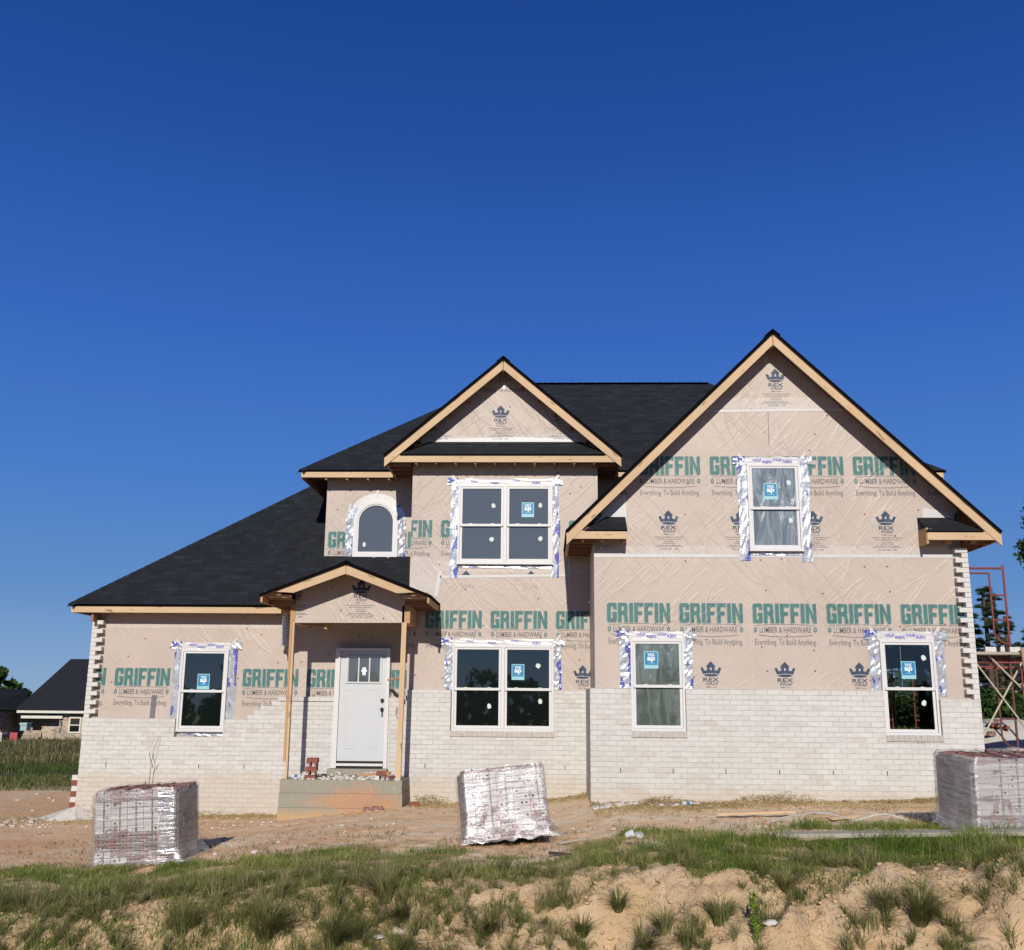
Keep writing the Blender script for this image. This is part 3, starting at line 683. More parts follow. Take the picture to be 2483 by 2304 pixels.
# main hip roof
mz, mp, ma = 6.13, .80, 3.72; x0, x1, y0 = -4.915, 7.78, 19.73; y1 = y0+2*ma; rz = mz+mp*ma; xr = 3.83
mb = MB()
roof_plane(mb, [(x0, y0, mz), (x1, y0, mz), (xr, y0+ma, rz), (x0+ma, y0+ma, rz)])
roof_plane(mb, [(x1, y1, mz), (x0, y1, mz), (x0+ma, y0+ma, rz), (xr, y0+ma, rz)])
roof_plane(mb, [(x0, y1, mz), (x0, y0, mz), (x0+ma, y0+ma, rz)]); roof_plane(mb, [(x1, y0, mz), (x1, y1, mz), (xr, y0+ma, rz)])
cap(mb, (x0+ma, y0+ma, rz), (xr, y0+ma, rz)); cap(mb, (x0, y0, mz), (x0+ma, y0+ma, rz), .1, .07)
mb.build('roof', RM, house)
# lower left roof
lz, lp = 3.365, .835; lx, ly = -8.88, 18.83
mb = MB(); f = lambda x, y: (x, y, lz+lp*(y-ly))
xa = -4.40
roof_plane(mb, [f(lx, ly), f(-2.56, ly), f(-2.56, YA-.01), f(xa-.05, YA-.01), f(xa-.05, ly+(xa-.05-lx)), ])
roof_plane(mb, [(lx, 28, lz), (lx, ly, lz), f(xa-.05, ly+(xa-.05-lx)), (xa-.05, 28, lz+lp*(xa-.05-lx))])
cap(mb, f(lx, ly), f(xa-.3, ly+(xa-.3-lx)), .1, .07)
mb.build('roof', RM, house)
def gable_roof(cx, ztop, half, zeave, yf, yb):
    mb = MB(); s = (ztop-zeave)/half
    for sg in (-1, 1):
        roof_plane(mb, [(cx+sg*half, yf, zeave), (cx+sg*half, yb, zeave), (cx, yb, ztop), (cx, yf, ztop)], .05)
    cap(mb, (cx, yf, ztop), (cx, yb, ztop), .13, .11 if s > .7 else .06)
    return mb
GR = dict(cx=3.853, z=7.90, half=3.545, ze=4.425, yf=16.675); GC = dict(cx=-.832, z=8.075, half=2.235, ze=6.150, yf=18.53)
mb = gable_roof(GR['cx'], GR['z'], GR['half'], GR['ze'], GR['yf'], 26)
def pent(mb, pts): roof_plane(mb, pts, .03)
yF = 16.70
pent(mb, [(.62, yF, 4.43), (1.325, yF, 4.43), (1.325, YR-.004, 4.72), (1.0, YR-.004, 4.72)])
pent(mb, [(6.19, yF, 4.43), (7.10, yF, 4.43), (6.70, YR-.004, 4.72), (6.19, YR-.004, 4.72)])
mb.build('roof', RM, house)
mb = gable_roof(GC['cx'], GC['z'], GC['half'], GC['ze'], GC['yf'], 23)
pent(mb, [(-2.75, 18.55, 6.165), (1.08, 18.55, 6.165), (.66, YC-.004, 6.50), (-2.25, YC-.004, 6.50)])
mb.build('roof', RM, house)
PR = dict(cx=-3.443, z=3.985, half=1.475, ze=3.415, yf=17.37)
mb = gable_roof(PR['cx'], PR['z'], PR['half'], PR['ze'], PR['yf'], 18.94)
roof_plane(mb, [(PR['cx']-PR['half'], 18.95, PR['ze']), (PR['cx']-PR['half'], 19.9, PR['ze']+.3), (PR['cx'], 19.9, PR['z']), (PR['cx'], 18.95, PR['z'])], .05)
mb.build('roof', RM, house)

# ---- wooden trim: rakes, fascias, returns, lookouts
def rake(mb, cx, zt, half, slope, yf, wd, mat=0, end=0.0):
    """two sloping boards with plumb ends, face at yf, vertical depth wd"""
    for sg in (-1, 1):
        xa, xb = cx+sg*.008, cx+sg*(half-end); za, zb = zt-slope*.008, zt-slope*(half-end)
        P4 = [(xa, za), (xb, zb), (xb, zb-wd), (xa, za-wd)]
        if end: P4 = [(xa, za), (xb, zb), (xb-sg*wd/slope*.8, zb-.01-wd*.05), (xa, za-wd)]
        L = math.hypot(xb-xa, zb-za); r = random.random()*7
        fr = [Vector((x, yf, z)) for x, z in P4]; bk = [Vector((x, yf+.038, z)) for x, z in P4]
        uv = [(r, 0), (r+L, 0), (r+L, wd), (r, wd)]
        if sg > 0: mb.face(fr[::-1], mat, uv[::-1]); mb.face(bk, mat, uv)
        else: mb.face(fr, mat, uv); mb.face(bk[::-1], mat, uv[::-1])
        for i in range(4):
            j = (i+1) % 4; q = [fr[i], fr[j], bk[j], bk[i]]; mb.face(q, mat, [(r, 0), (r+L, 0), (r+L, .03), (r, .03)])
WM = [PINE, PINE2, RAFT]
# right gable
mb = MB(); sR = (GR['z']-GR['ze'])/GR['half']; yq = GR['yf']+.03
rake(mb, 3.853, 7.84, 3.53, sR, yq, .195, 0, .0)
mb.bar((3.853, yq+.02, 7.70), (3.853, YR, 7.70), .04, .16, 2)
for sg in (-1, 1):
    xe = 3.853+sg*3.49
    mb.bar((xe, yq+.05, 4.34), (xe, 21, 4.34), .038, .14, 1)                             # side eave fascia
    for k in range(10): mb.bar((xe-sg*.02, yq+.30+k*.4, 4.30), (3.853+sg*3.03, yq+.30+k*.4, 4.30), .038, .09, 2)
for xa, xb in ((.40, 1.31), (6.20, 7.29)):
    mb.bar((xa, 16.735, 4.355), (xb, 16.735, 4.355), .038, .135, 0)
    inner = xa > 3
    for x in ((.60, .92, 1.285) if not inner else (6.22, 6.6, 7.0)): mb.bar((x, 16.80, 4.275), (x, YR, 4.30), .036, .05, 1)
    mb.box(xa+.02, xb-.02, 16.80, 17.06, 4.36, 4.38, 2)
    mb.bar((xa+.05, 16.78, 4.46), (xa+.30 if not inner else xa+.1, 16.78, 4.46), .03, .05, 2)
mb.bar((6.205, 16.74, 4.36), (6.205, YR, 4.36), .035, .26, 1)
mb.bar((1.30, 16.76, 4.36), (1.30, YR, 4.36), .03, .14, 1)
mb.build('fascia', WM, house)
# centre gable
mb = MB(); sC = (GC['z']-GC['ze'])/GC['half']; yq = GC['yf']+.03
rake(mb, -.832, 8.02, 2.21, sC, yq, .190, 0)
mb.bar((-.832, yq+.02, 7.88), (-.832, YC, 7.88), .04, .15, 2)
mb.bar((-3.0, 18.60, 6.085), (1.345, 18.60, 6.085), .038, .130, 0)
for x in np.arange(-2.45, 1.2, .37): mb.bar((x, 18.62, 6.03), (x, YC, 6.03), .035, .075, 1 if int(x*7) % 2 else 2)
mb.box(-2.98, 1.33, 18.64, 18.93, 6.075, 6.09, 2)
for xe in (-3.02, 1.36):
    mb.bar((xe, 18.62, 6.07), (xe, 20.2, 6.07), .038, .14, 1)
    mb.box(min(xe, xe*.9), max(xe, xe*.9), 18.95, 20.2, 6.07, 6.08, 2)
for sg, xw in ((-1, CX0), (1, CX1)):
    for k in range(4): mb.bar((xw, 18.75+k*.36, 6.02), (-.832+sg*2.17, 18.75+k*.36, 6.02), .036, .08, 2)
for k, sg in [(k, s) for k in range(5) for s in (-1, 1)]:
    t = .16+k*.15; x = -.832+sg*2.1*t; mb.bar((x, yq+.05, 7.90-sC*2.1*t-.03), (x, YC, 7.90-sC*2.1*t-.03), .04, .08, 2)
mb.build('fascia', WM, house)
# eaves of the main roof
mb = MB()
mb.bar((-4.89, 19.78, 6.04), (-3.03, 19.78, 6.04), .038, .115, 0); mb.build('fascia', WM, house); mb = MB(); mb.bar((1.38, 19.78, 6.06), (7.73, 19.78, 6.06), .038, .12, 0); mb.bar((7.73, 19.80, 6.03), (7.73, 27, 6.03), .038, .12, 1); mb.build('fascia', WM, house); mb = MB()
mb.bar((-4.88, 19.80, 6.03), (-4.88, 27, 6.03), .038, .12, 1)
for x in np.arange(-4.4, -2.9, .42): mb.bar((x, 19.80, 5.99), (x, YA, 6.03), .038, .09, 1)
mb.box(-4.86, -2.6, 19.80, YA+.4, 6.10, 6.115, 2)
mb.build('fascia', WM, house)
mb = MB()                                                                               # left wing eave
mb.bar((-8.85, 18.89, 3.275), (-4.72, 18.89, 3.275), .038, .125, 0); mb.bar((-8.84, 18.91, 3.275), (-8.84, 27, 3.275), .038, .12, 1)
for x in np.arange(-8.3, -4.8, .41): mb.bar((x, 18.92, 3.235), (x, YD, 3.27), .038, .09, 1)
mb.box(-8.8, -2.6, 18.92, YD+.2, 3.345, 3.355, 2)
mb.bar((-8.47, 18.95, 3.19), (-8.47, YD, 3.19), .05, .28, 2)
mb.build('fascia', WM, house)

# ---- porch
mb = MB()
mb.face([(-4.42, 17.95, 2.975), (-2.49, 17.95, 2.985), (-2.49, 17.95, 3.50), (-3.443, 17.95, 3.86), (-4.42, 17.95, 3.50)], WR)
mb.face([(-4.42, 17.99, 2.975), (-2.49, 17.99, 2.985), (-2.49, 17.99, 3.50), (-3.443, 17.99, 3.86), (-4.42, 17.99, 3.50)][::-1], WR)
mb.face([(-4.42, 17.95, 2.975), (-4.42, 17.99, 2.975), (-2.49, 17.99, 2.985), (-2.49, 17.95, 2.985)], WR)
P = Print(mb, 17.95, [(1, 0, -2.492), (-1, 0, 4.418), (.37, 1, 3.86-.37*3.443), (-.37, 1, 3.86+.37*3.443)])
P.crown(-3.264, 3.742); P.crown(-4.44, 3.742); nails(P, -4.4, -2.5, 2.99, 3.75, .6)
P.line(-3.37, 3.63, -3.37, 3.72, .045, TAPE, .005)
mb.build('porch_gable_wall', WRAP, house)
mb = MB(); sP = (PR['z']-PR['ze'])/PR['half']; yq = PR['yf']+.03
rake(mb, -3.443, 3.925, 1.20, sP, yq, .15, 0, .001)
mb.bar((-3.443, yq+.02, 3.83), (-3.443, 17.95, 3.83), .04, .13, 1)
for sg in (-1, 1):
    xe = -3.443+sg*1.43
    mb.bar((xe, yq-.01, 3.345), (xe, 18.93, 3.345), .038, .135, 1)
    mb.bar((xe-sg*.05, yq+.20, 3.40), (-3.443+sg*.97, yq+.20, 3.40), .09, .05, 0); mb.bar((xe-sg*.02, yq+.10, 3.44), (-3.443+sg*1.12, yq+.10, 3.44), .04, .06, 1)
    for k in range(4): mb.bar((xe-sg*.02, yq+.45+k*.33, 3.31), (-3.443+sg*.98, yq+.45+k*.33, 3.31), .038, .09, 2)
    mb.box(min(xe, -3.443+sg*.98), max(xe, -3.443+sg*.98), yq+.25, 18.9, 3.36, 3.37, 2)
mb.build('fascia', WM, house)
mb = MB()
mb.bar((-2.46, 17.95, 3.13), (-2.46, 18.93, 3.13), .14, .30, 1); mb.bar((-4.455, 17.95, 3.14), (-4.455, 19.2, 3.14), .08, .32, 1)
mb.bar((-4.3, 18.15, 2.99), (-4.0, 18.9, 3.0), .05, .09, 1); mb.bar((-4.40, 18.02, 3.0), (-2.52, 18.02, 3.0), .07, .05, 2)
mb.bar((-3.9, 18.1, 2.93), (-3.9, 18.4, 2.93), .05, .10, 1)
mb.build('porch_beam', WM, house)
mb = MB(); mb.bar((-4.425, 17.99, .335), (-4.435, 17.99, 2.99), .040, .085, 0, up=(0, 1, 0)); mb.bar((-4.468, 17.985, .62), (-4.478, 17.985, 3.22), .038, .088, 1, up=(0, 1, 0))
mb.build('porch_post', WM, house)
mb = MB(); mb.bar((-2.512, 17.99, .335), (-2.488, 17.99, 2.99), .085, .085, 0, up=(0, 1, 0)); mb.build('porch_post', WM, house)
mb = MB(); mb.bar((-2.87, 18.9, 2.02), (-2.50, 18.0, 2.055), .05, .035, 0); mb.build('porch_brace', WM, house)
def concrete():
    m = M('stained_concrete'); v = m.coord(); n1 = m.noise(v, 2.2, 6, .65); n2 = m.noise(v, 18, 5, .6)
    col = m.mix(n2, c4(.235, .215, .165), c4(.33, .305, .245))
    sep = m.n('SeparateXYZ'); m.l(m.coord('UV'), sep.inputs[0]); ux, uz = sep.outputs[0], sep.outputs[1]
    st = m.noise(m.coord('UV', scale=(1, 2.0, 1)), 4.2, 9, .78, .4)
    dx = m.math('ABSOLUTE', m.math('ADD', ux, 3.15)); band = m.math('ADD', m.math('MULTIPLY', dx, .42), m.math('ABSOLUTE', m.math('MULTIPLY', m.math('ADD', uz, .02), 1.3)))
    mask = m.ramp(m.math('SUBTRACT', st, band), [(.04, 0), (.26, .75)])
    col = m.mix(mask, col, m.mix(n2, c4(.42, .195, .095), c4(.47, .28, .155)))
    low = m.n('MapRange'); m.l(m.math('ADD', uz, m.math('MULTIPLY', n1, .2)), low.inputs[0]); low.inputs[1].default_value = -.02; low.inputs[2].default_value = -.16
    col = m.mix(low.outputs[0], col, c4(.43, .29, .15))
    drip = m.noise(m.coord('UV', scale=(16, .9, 1)), 1.6, 3, .6)
    col = m.mix(m.math('MULTIPLY', m.ramp(drip, [(.66, 0), (.72, .8)]), m.ramp(n1, [(.45, 0), (.6, 1)])), col, c4(.60, .57, .50))
    return m.fin(col, .9, m.bump(n2, .35, .006), .2)
CONC = concrete()
mb = MB(); xs0, xs1, yf = -4.50, -2.43, 17.86
for z0_, z1_, dx in ((.125, .34, 0), (-.11, .122, .012), (-.9, -.113, .022)): mb.box(xs0-dx*.5, xs1+dx, yf-dx, 19.10, z0_, z1_, 0)
mb.box(-3.93, -2.86, 18.92, 19.10, .343, .455, 0)
mb.build('porch_slab', CONC, house)
mb = MB()                                                        # silver duct under the left eave
mb.tube([(-4.85, 19.02, z) for z in np.arange(2.66, 3.26, .03)], [.062+.004*(i % 2) for i in range(len(np.arange(2.66, 3.26, .03)))], 14, 0)
mb.tube([(-4.85, 19.02, 2.63), (-4.85, 19.02, 2.66)], .078, 14, 0)
DUCT = simple('galvanised_duct', c4(.66, .67, .68), .30, .6, .06, 8, .45); mb.build('vent_duct', DUCT, house, smooth=False)
mb = MB(); mb.tube([(-4.72, 19.2, 2.55), (-4.73, 19.16, 2.47)], .012, 6, 0); mb.build('pipe_stub', RAFT, house)

# ---- front door
door = MB(); dy = 19.10
door.box(-3.80, -2.955, dy, dy+.04, .585, 2.54, 0)
for xa, xb in ((-3.69, -3.45), (-3.30, -3.06)):                   # two long raised panels
    for (a, b, c, d) in ((xa, xb, .80, 1.86),):
        door.box(a, b, dy-.006, dy, c, c+.018, 0); door.box(a, b, dy-.006, dy, d-.018, d, 0); door.box(a, a+.018, dy-.006, dy, c+.018, d-.018, 0); door.box(b-.018, b, dy-.006, dy, c+.018, d-.018, 0)
        door.box(a+.05, b-.05, dy-.004, dy, c+.05, d-.05, 0)
    if False: pass
gx0, gx1, g0, g1 = -3.66, -3.06, 1.99, 2.43
door.box(gx0-.03, gx1+.03, dy-.022, dy, g1, g1+.03, 0); door.box(gx0-.03, gx1+.03, dy-.022, dy, g0-.03, g0, 0); door.box(gx0-.03, gx0, dy-.022, dy, g0, g1, 0); door.box(gx1, gx1+.03, dy-.022, dy, g0, g1, 0)
for k in (1, 2): door.box(gx0+k*.2-.012, gx0+k*.2+.012, dy-.02, dy, g0, g1, 0)
dr = door.build('front_door', DOORP, house)
mb = MB()
mb.box(-3.895, -3.805, dy-.03, YD-.02, .46, 2.60, 0); mb.box(-2.95, -2.885, dy-.03, YD-.02, .46, 2.60, 0); mb.box(-3.805, -2.95, dy-.03, YD-.02, 2.545, 2.60, 0)
mb.box(-3.80, -2.955, dy-.05, dy+.08, .50, .545, 0); mb.box(-3.80, -2.955, dy-.035, dy+.06, .548, .583, 1); mb.box(-3.81, -2.95, dy-.02, dy+.08, .458, .498, 1)
mb.build('door_frame', [VINYL, BLACK], dr)
mb = MB()
for k in range(3): mb.box(gx0+k*.2+.012, gx0+(k+1)*.2-.012, dy-.008, dy-.002, g0, g1, 0)
mb.box(-3.39, -3.33, dy-.012, dy-.008, 2.11, 2.25, 1); mb.box(-3.41, -3.31, dy-.013, dy-.009, 2.17, 2.21, 1)
mb.build('door_glass', [GLASSU, STKW], dr)
for z in (1.66, 1.50):
    mb = MB(); mb.tube([(-3.005, dy, z), (-3.005, dy-.02, z), (-3.005, dy-.022, z), (-3.005, dy-.06, z)], [.034, .034, .018, .028], 10, 0)
    if z < 1.6: mb.tube([(-3.0, dy-.01, z-.03), (-3.0, dy-.012, z-.13)], .012, 6, 0)
    mb.build('door_knob', BLACK, dr)

# ---- windows
def window(x0, x1, z0, z1, Y, glass, lights=1, stickers=(), pads=(), tape=None, depth=.07, name='window'):
    mb = MB(); yf = Y-depth; fw = .036; sw = .042
    mb.box(x0, x0+fw, yf, Y, z0, z1, 0); mb.box(x1-fw, x1, yf, Y, z0, z1, 0); mb.box(x0+fw, x1-fw, yf, Y, z1-fw, z1, 0); mb.box(x0+fw, x1-fw, yf, Y, z0, z0+fw, 0)
    mb.box(x0-.012, x1+.012, yf-.012, yf+.03, z0-.018, z0-.002, 0)
    W = (x1-x0-2*fw)
    cells = [(x0+fw, x1-fw)] if lights == 1 else [(x0+fw, x0+fw+W/2-.03), (x0+fw+W/2+.03, x1-fw)]
    if lights == 2: mb.box(x0+fw+W/2-.029, x0+fw+W/2+.029, yf-.004, Y, z0+fw, z1-fw, 0)
    win = mb.build(name, VINYL, house)
    zm = z0+(z1-z0)*.485
    panes = []
    for a, b in cells:
        for up in (1, 0):
            s = MB(); ya = yf+.012 if up else yf+.030
            c, d = (zm-.022, z1-fw-.003) if up else (z0+fw+.003, zm+.012)
            a_, b_ = a+.003, b-.003
            s.box(a_, a_+sw, ya, ya+.03, c, d, 0); s.box(b_-sw, b_, ya, ya+.03, c, d, 0)
            s.box(a_+sw, b_-sw, ya, ya+.03, d-(sw*.8 if up else .02), d, 0); s.box(a_+sw, b_-sw, ya, ya+.03, c, c+(sw if up else sw*1.15), 0)
            if up:
                s.box(a_, b_, ya-.014, ya-.001, c-.004, c+.034, 0)
                for q in (.25, .75): s.box(a_+(b_-a_)*q-.03, a_+(b_-a_)*q+.03, ya-.006, ya+.012, c+.036, c+.052, 0)
            s.build('sash', VINYL, win)
            p = MB(); yg = ya+.016
            p.face([(a_+sw-.004, yg, c+.01), (b_-sw+.004, yg, c+.01), (b_-sw+.004, yg, d-.01), (a_+sw-.004, yg, d-.01)], 0)
            p.build('pane', glass, win); panes.append((a_+sw, b_-sw, c, d, yg))
    for pi, fx, fz in stickers:
        a, b, c, d, yg = panes[pi]; cx, cz = a+(b-a)*fx, c+(d-c)*fz; hw, hh = .115, .14
        s = MB(); Q = Print(s, yg-.004, [])
        Q.poly([(cx-hw+.012, cz-hh+.058), (cx+hw-.012, cz-hh+.058), (cx+hw-.012, cz+hh-.014), (cx-hw+.012, cz+hh-.014)], 0, .001)
        Q.text('YKK', cx, cz+.055, .125, .05, 2, .02, .002); Q.text('ap', cx, cz-.035, .13, .082, 2, .03, .002)
        Q.line(cx-.05, cz-.052, cx+.05, cz-.052, .007, 1, .002)
        s.box(cx-hw, cx+hw, yg-.004, yg-.001, cz-hh, cz+hh, 1)
        s.build('window_sticker', [STKB, STKT, STKW], win)
    for pi, fx, fz in pads:
        a, b, c, d, yg = panes[pi]; cx, cz = a+(b-a)*fx, c+(d-c)*fz
        s = MB(); ph = random.random()*6
        ring = [(cx+.040*math.cos(t)*(1+.15*math.cos(2*t+ph)), yg-.006, cz+.045*math.sin(t)*(1+.12*math.sin(3*t+ph))) for t in np.linspace(0, 2*math.pi, 15)[:-1]]
        s.face(ring, 0); s.build('glass_pad', PADW, win)
    if tape:
        t = MB(); L, R2, bot, topw = tape
        def fl(tt): tt.build('flashing_tape', [FOIL, FILMW, TINK], win)
        def strip(xa, xb, za, zb, y, mat, n=9, flare=0, seed=0):
            """crinkled strip hung vertically or laid level"""
            vert = (zb-za) > (xb-xa); N = n; K = 4; r = random.Random(seed)
            grid = [[None]*(K+1) for _ in range(N+1)]
            off = r.random()*5
            for i in range(N+1):
                ed = [r.uniform(-.008, .008), r.uniform(-.008, .008)]
                for k in range(K+1):
                    s_, q_ = i/N, k/K
                    dy_ = r.uniform(0, .010)
                    if vert: x = xa+(xb-xa)*q_+(ed[0] if k == 0 else ed[1] if k == K else 0); z = za+(zb-za)*s_
                    else: x = xa+(xb-xa)*s_; z = za+(zb-za)*q_+(ed[0] if k == 0 else ed[1] if k == K else 0)
                    grid[i][k] = (x, y-.004-dy_, z, (off+s_*(zb-za if vert else xb-xa), q_*.16))
            for i in range(N):
                for k in range(K):
                    q = [grid[i][k], grid[i][k+1], grid[i+1][k+1], grid[i+1][k]]
                    if not vert: q = q[::-1]
                    t.face([p[:3] for p in q], mat, [p[3] for p in q])
        strip(x0-L, x0+.015, bot, z1+.02, Y, 0, 16, seed=int(abs(x0)*97)); fl(t); t = MB(); strip(x1-.015, x1+R2, bot+random.uniform(-.02, .02), z1+.02, Y, 0, 16, seed=int(abs(x1)*91)); fl(t); t = MB()
        strip(x0-.06, x1+.06, z1-.004, z1+topw, Y-.004, 1, 12, seed=3)
        strip(x0-L-.07, x0-.02, z1+.005, z1+topw+.01, Y-.012, 0, 5, seed=5); strip(x1+.0, x1+R2+.07, z1+.005, z1+topw, Y-.012, 0, 5, seed=6)
        Q = Print(t, Y-.022, [])
        Q.line(x0-.13, z1+topw+.05, x0+.03, z1+.0, .05, 1, 0); Q.line(x1+.12, z1+topw+.07, x1-.03, z1+.0, .05, 1, 0)
        for k in range(4):
            xx = x0+.1+(x1-x0-.2)*(k+.5)/4
            if k % 2 == 0: Q.text('WRAP', xx, z1+.06, .15, .045, 2, .03, .002)
            else: Q.text('REX', xx, z1+.03, .16, .045, 2, .03, .002)
        fl(t); t = MB(); strip(x0+.02, x1-.02, z0-.085, z0-.004, Y, 0, 12, seed=8); fl(t)
    return win
window(3.385, 4.27, 4.155, 5.625, YR, glass_mat('glass_over_film_upper', c4(.075, .092, .10), film=1), 1, [(0, .42, .42)], [(0, .85, .62), (1, .86, .68)], (.155, .155, 3.985, .135))
window(1.37, 2.24, 1.215, 2.675, YR, GLASSF, 1, [(0, .36, .6)], [], (.17, .15, 1.89, .13))
window(5.41, 6.285, 1.19, 2.685, YR, GLASSC, 1, [(0, .5, .42)], [(0, .86, .68), (1, .80, .66)], (.16, .17, 1.80, .15))
window(-1.668, .105, 4.16, 5.65, YC, GLASSU, 2, [(2, .48, .42)], [(0, .80, .52), (1, .76, .60), (2, .80, .53), (3, .80, .62)], (.14, .12, 3.90, .13))
window(-1.712, .125, 1.145, 2.655, YC, GLASS, 2, [(2, .26, .43)], [(2, .74, .58), (1, .78, .55), (3, .79, .68)], (.15, .14, 1.86, .12))
window(-6.818, -5.93, 1.085, 2.562, YD, GLASS, 1, [(0, .50, .26)], [], (.15, .16, 1.31, .13))
# arched window on the dormer wall
def arched(x0, x1, z0, zs, Y):
    cx, r = (x0+x1)/2, (x1-x0)/2; mb = MB()
    arc = lambda rr, n=20: [(cx+rr*math.cos(t), zs+rr*1.0*math.sin(t)) for t in np.linspace(0, math.pi, n)]
    out = [(x1, z0)]+arc(r)+[(x0, z0)]; inn = [(x1-.075, z0+.075)]+arc(r-.075)+[(x0+.075, z0+.075)]
    def ring(o_, i_, yf, yb):
        n = len(o_)
        for k in range(n):
            j = (k+1) % n
            mb.face([(o_[k][0], yf, o_[k][1]), (o_[j][0], yf, o_[j][1]), (i_[j][0], yf, i_[j][1]), (i_[k][0], yf, i_[k][1])][::-1])
            mb.face([(o_[k][0], yf, o_[k][1]), (o_[k][0], yb, o_[k][1]), (o_[j][0], yb, o_[j][1]), (o_[j][0], yf, o_[j][1])][::-1])
            mb.face([(i_[k][0], yf, i_[k][1]), (i_[j][0], yf, i_[j][1]), (i_[j][0], yb, i_[j][1]), (i_[k][0], yb, i_[k][1])][::-1])
    ring(out, inn, Y-.06, Y)
    inn2 = [(x1-.105, z0+.105)]+arc(r-.105)+[(x0+.105, z0+.105)]
    ring(inn, inn2, Y-.045, Y)
    w_ = mb.build('window', VINYL, house)
    p = MB(); p.face([(x, Y-.02, z) for x, z in inn2][::-1], 0); p.build('pane', GLASSU, w_)
    s = MB(); s.face([(cx-.22+.04*math.cos(t)*.8, Y-.03, z0+.25+.05*math.sin(t)) for t in np.linspace(0, 2*math.pi, 13)[:-1]][::-1]); s.build('glass_pad', PADW, w_)
    t = MB(); rr = random.Random(4)
    o2 = arc(r+.15, 15); i2 = arc(r-.01, 15)
    for k in range(14):
        y = Y-.006
        t.face([(o2[k][0], y, o2[k][1]), (o2[k+1][0], y, o2[k+1][1]), (i2[k+1][0], y-.004, i2[k+1][1]), (i2[k][0], y-.004, i2[k][1])][::-1], 1 if 2 < k < 11 else 0)
    for xa, xb in ((x0-.16, x0+.01), (x1-.01, x1+.15)):
        t.build('flashing_tape', [FOIL, FILMW], w_); t = MB()
        N, K = 12, 4; G_ = [[(xa+(xb-xa)*k/K+rr.uniform(-.006, .006), Y-.008-rr.uniform(0, .018), z0-.03+(zs-z0+.10)*i/N, ((zs-z0)*i/N+3.3, k*.04)) for k in range(K+1)] for i in range(N+1)]
        for i in range(N):
            for k in range(K):
                q = [G_[i][k], G_[i][k+1], G_[i+1][k+1], G_[i+1][k]]; t.face([p_[:3] for p_ in q], 0, [p_[3] for p_ in q])
    t.build('flashing_tape', [FOIL, FILMW], w_); t = MB()
    N = 16; G_ = [[(x0-.40+(x1-x0+.62)*i/N, Y-.01-rr.uniform(0, .03)-.05*k, z0-.005-.05*k+rr.uniform(-.012, .012), (i*.1, k*.1)) for k in range(3)] for i in range(N+1)]
    for i in range(N):
        for k in range(2):
            q = [G_[i][k], G_[i+1][k], G_[i+1][k+1], G_[i][k+1]]; t.face([p_[:3] for p_ in q][::-1], 1 if i % 3 else 0, [p_[3] for p_ in q][::-1])
    t.build('flashing_tape', [FOIL, FILMW], w_); t = MB()
    Q = Print(t, Y-.012, []); Q.line(cx, zs+r+.05, cx+.01, zs+r+.22, .05, 1, 0); t.build('flashing_tape', [FOIL, FILMW], w_); t = MB(); Q = Print(t, Y-.012, []); Q.line(x0-.12, zs+.20, x0-.08, zs+.38, .05, 1, 0)
    t.build('flashing_tape', [FOIL, FILMW], w_)
arched(-3.865, -2.972, 4.44, 5.14, YA)
# ================================================================== BRICK PALLETS, LOOSE BRICKS
def coat_mat(name, t0):
    """red brick with a patchy white slurry coat"""
    m = M(name); v = m.coord()
    n = m.noise(m.coord(scale=(1.4, 1, 1)), 4.6, 5, .6, .4); f = m.noise(v, 40, 4, .6); st = m.noise(m.coord(scale=(2, 1, 14)), 2.2, 3, .6)
    red = m.mix(f, c4(.17, .078, .065), c4(.28, .135, .11)); wht = m.mix(st, c4(.46, .40, .39), c4(.68, .63, .62))
    mask = m.ramp(n, [(t0, 0), (t0+.05, 1)])
    return m.fin(m.mix(mask, red, wht), .8, m.bump(m.math('ADD', f, mask), .3, .004), .2)
COAT = coat_mat('red_brick_with_white_slurry', .5); COATR = coat_mat('bare_red_brick', .62); COATW = coat_mat('slurry_covered_brick', .40)
SIDEB = brick_white('brick_edges', c4(.43, .37, .32), c4(.33, .27, .225), c4(.24, .195, .165), .194, .07, .012)
HOLE = simple('brick_core_hole', c4(.018, .012, .012), .9)
def film_mat(nm, gloss, lo, hi):
    m = M(nm)
    v = m.coord(scale=(.30, .30, 3.0), rot=(0, math.radians(2), 0)); f = m.noise(v, 8, 5, .6, .7); f2 = m.noise(m.coord(scale=(1, 1, 1.8)), 34, 3, .6, .4)
    h = m.math('ADD', f, m.math('MULTIPLY', f2, .16))
    nrm = m.bump(h, 1.0, .013); nrd = m.bump(f, .6, .02)
    gl = m.n('BsdfGlossy'); gl.inputs['Roughness'].default_value = .27; gl.inputs[0].default_value = (.95, .95, .97, 1); m.l(nrm, gl.inputs['Normal'])
    df = m.n('BsdfDiffuse'); df.inputs[0].default_value = (.60, .57, .545, 1); m.l(nrd, df.inputs['Normal'])
    tr = m.n('BsdfTransparent'); tr.inputs[0].default_value = (.95, .95, .94, 1)
    folds = m.ramp(f, [(.40, lo), (.62, hi)])
    a = m.n('MixShader'); m.l(folds, a.inputs[0]); m.l(tr.outputs[0], a.inputs[1]); m.l(df.outputs[0], a.inputs[2])
    b = m.n('MixShader'); blob = m.ramp(m.noise(m.coord(loc=(1.7, 0, .4)), 2.6, 2, .5), [(.40, gloss*.25), (.56, gloss)]); m.l(blob, b.inputs[0]); m.l(a.outputs[0], b.inputs[1]); m.l(gl.outputs[0], b.inputs[2])
    m.l(b.outputs[0], m.out.inputs[0]); return m.m
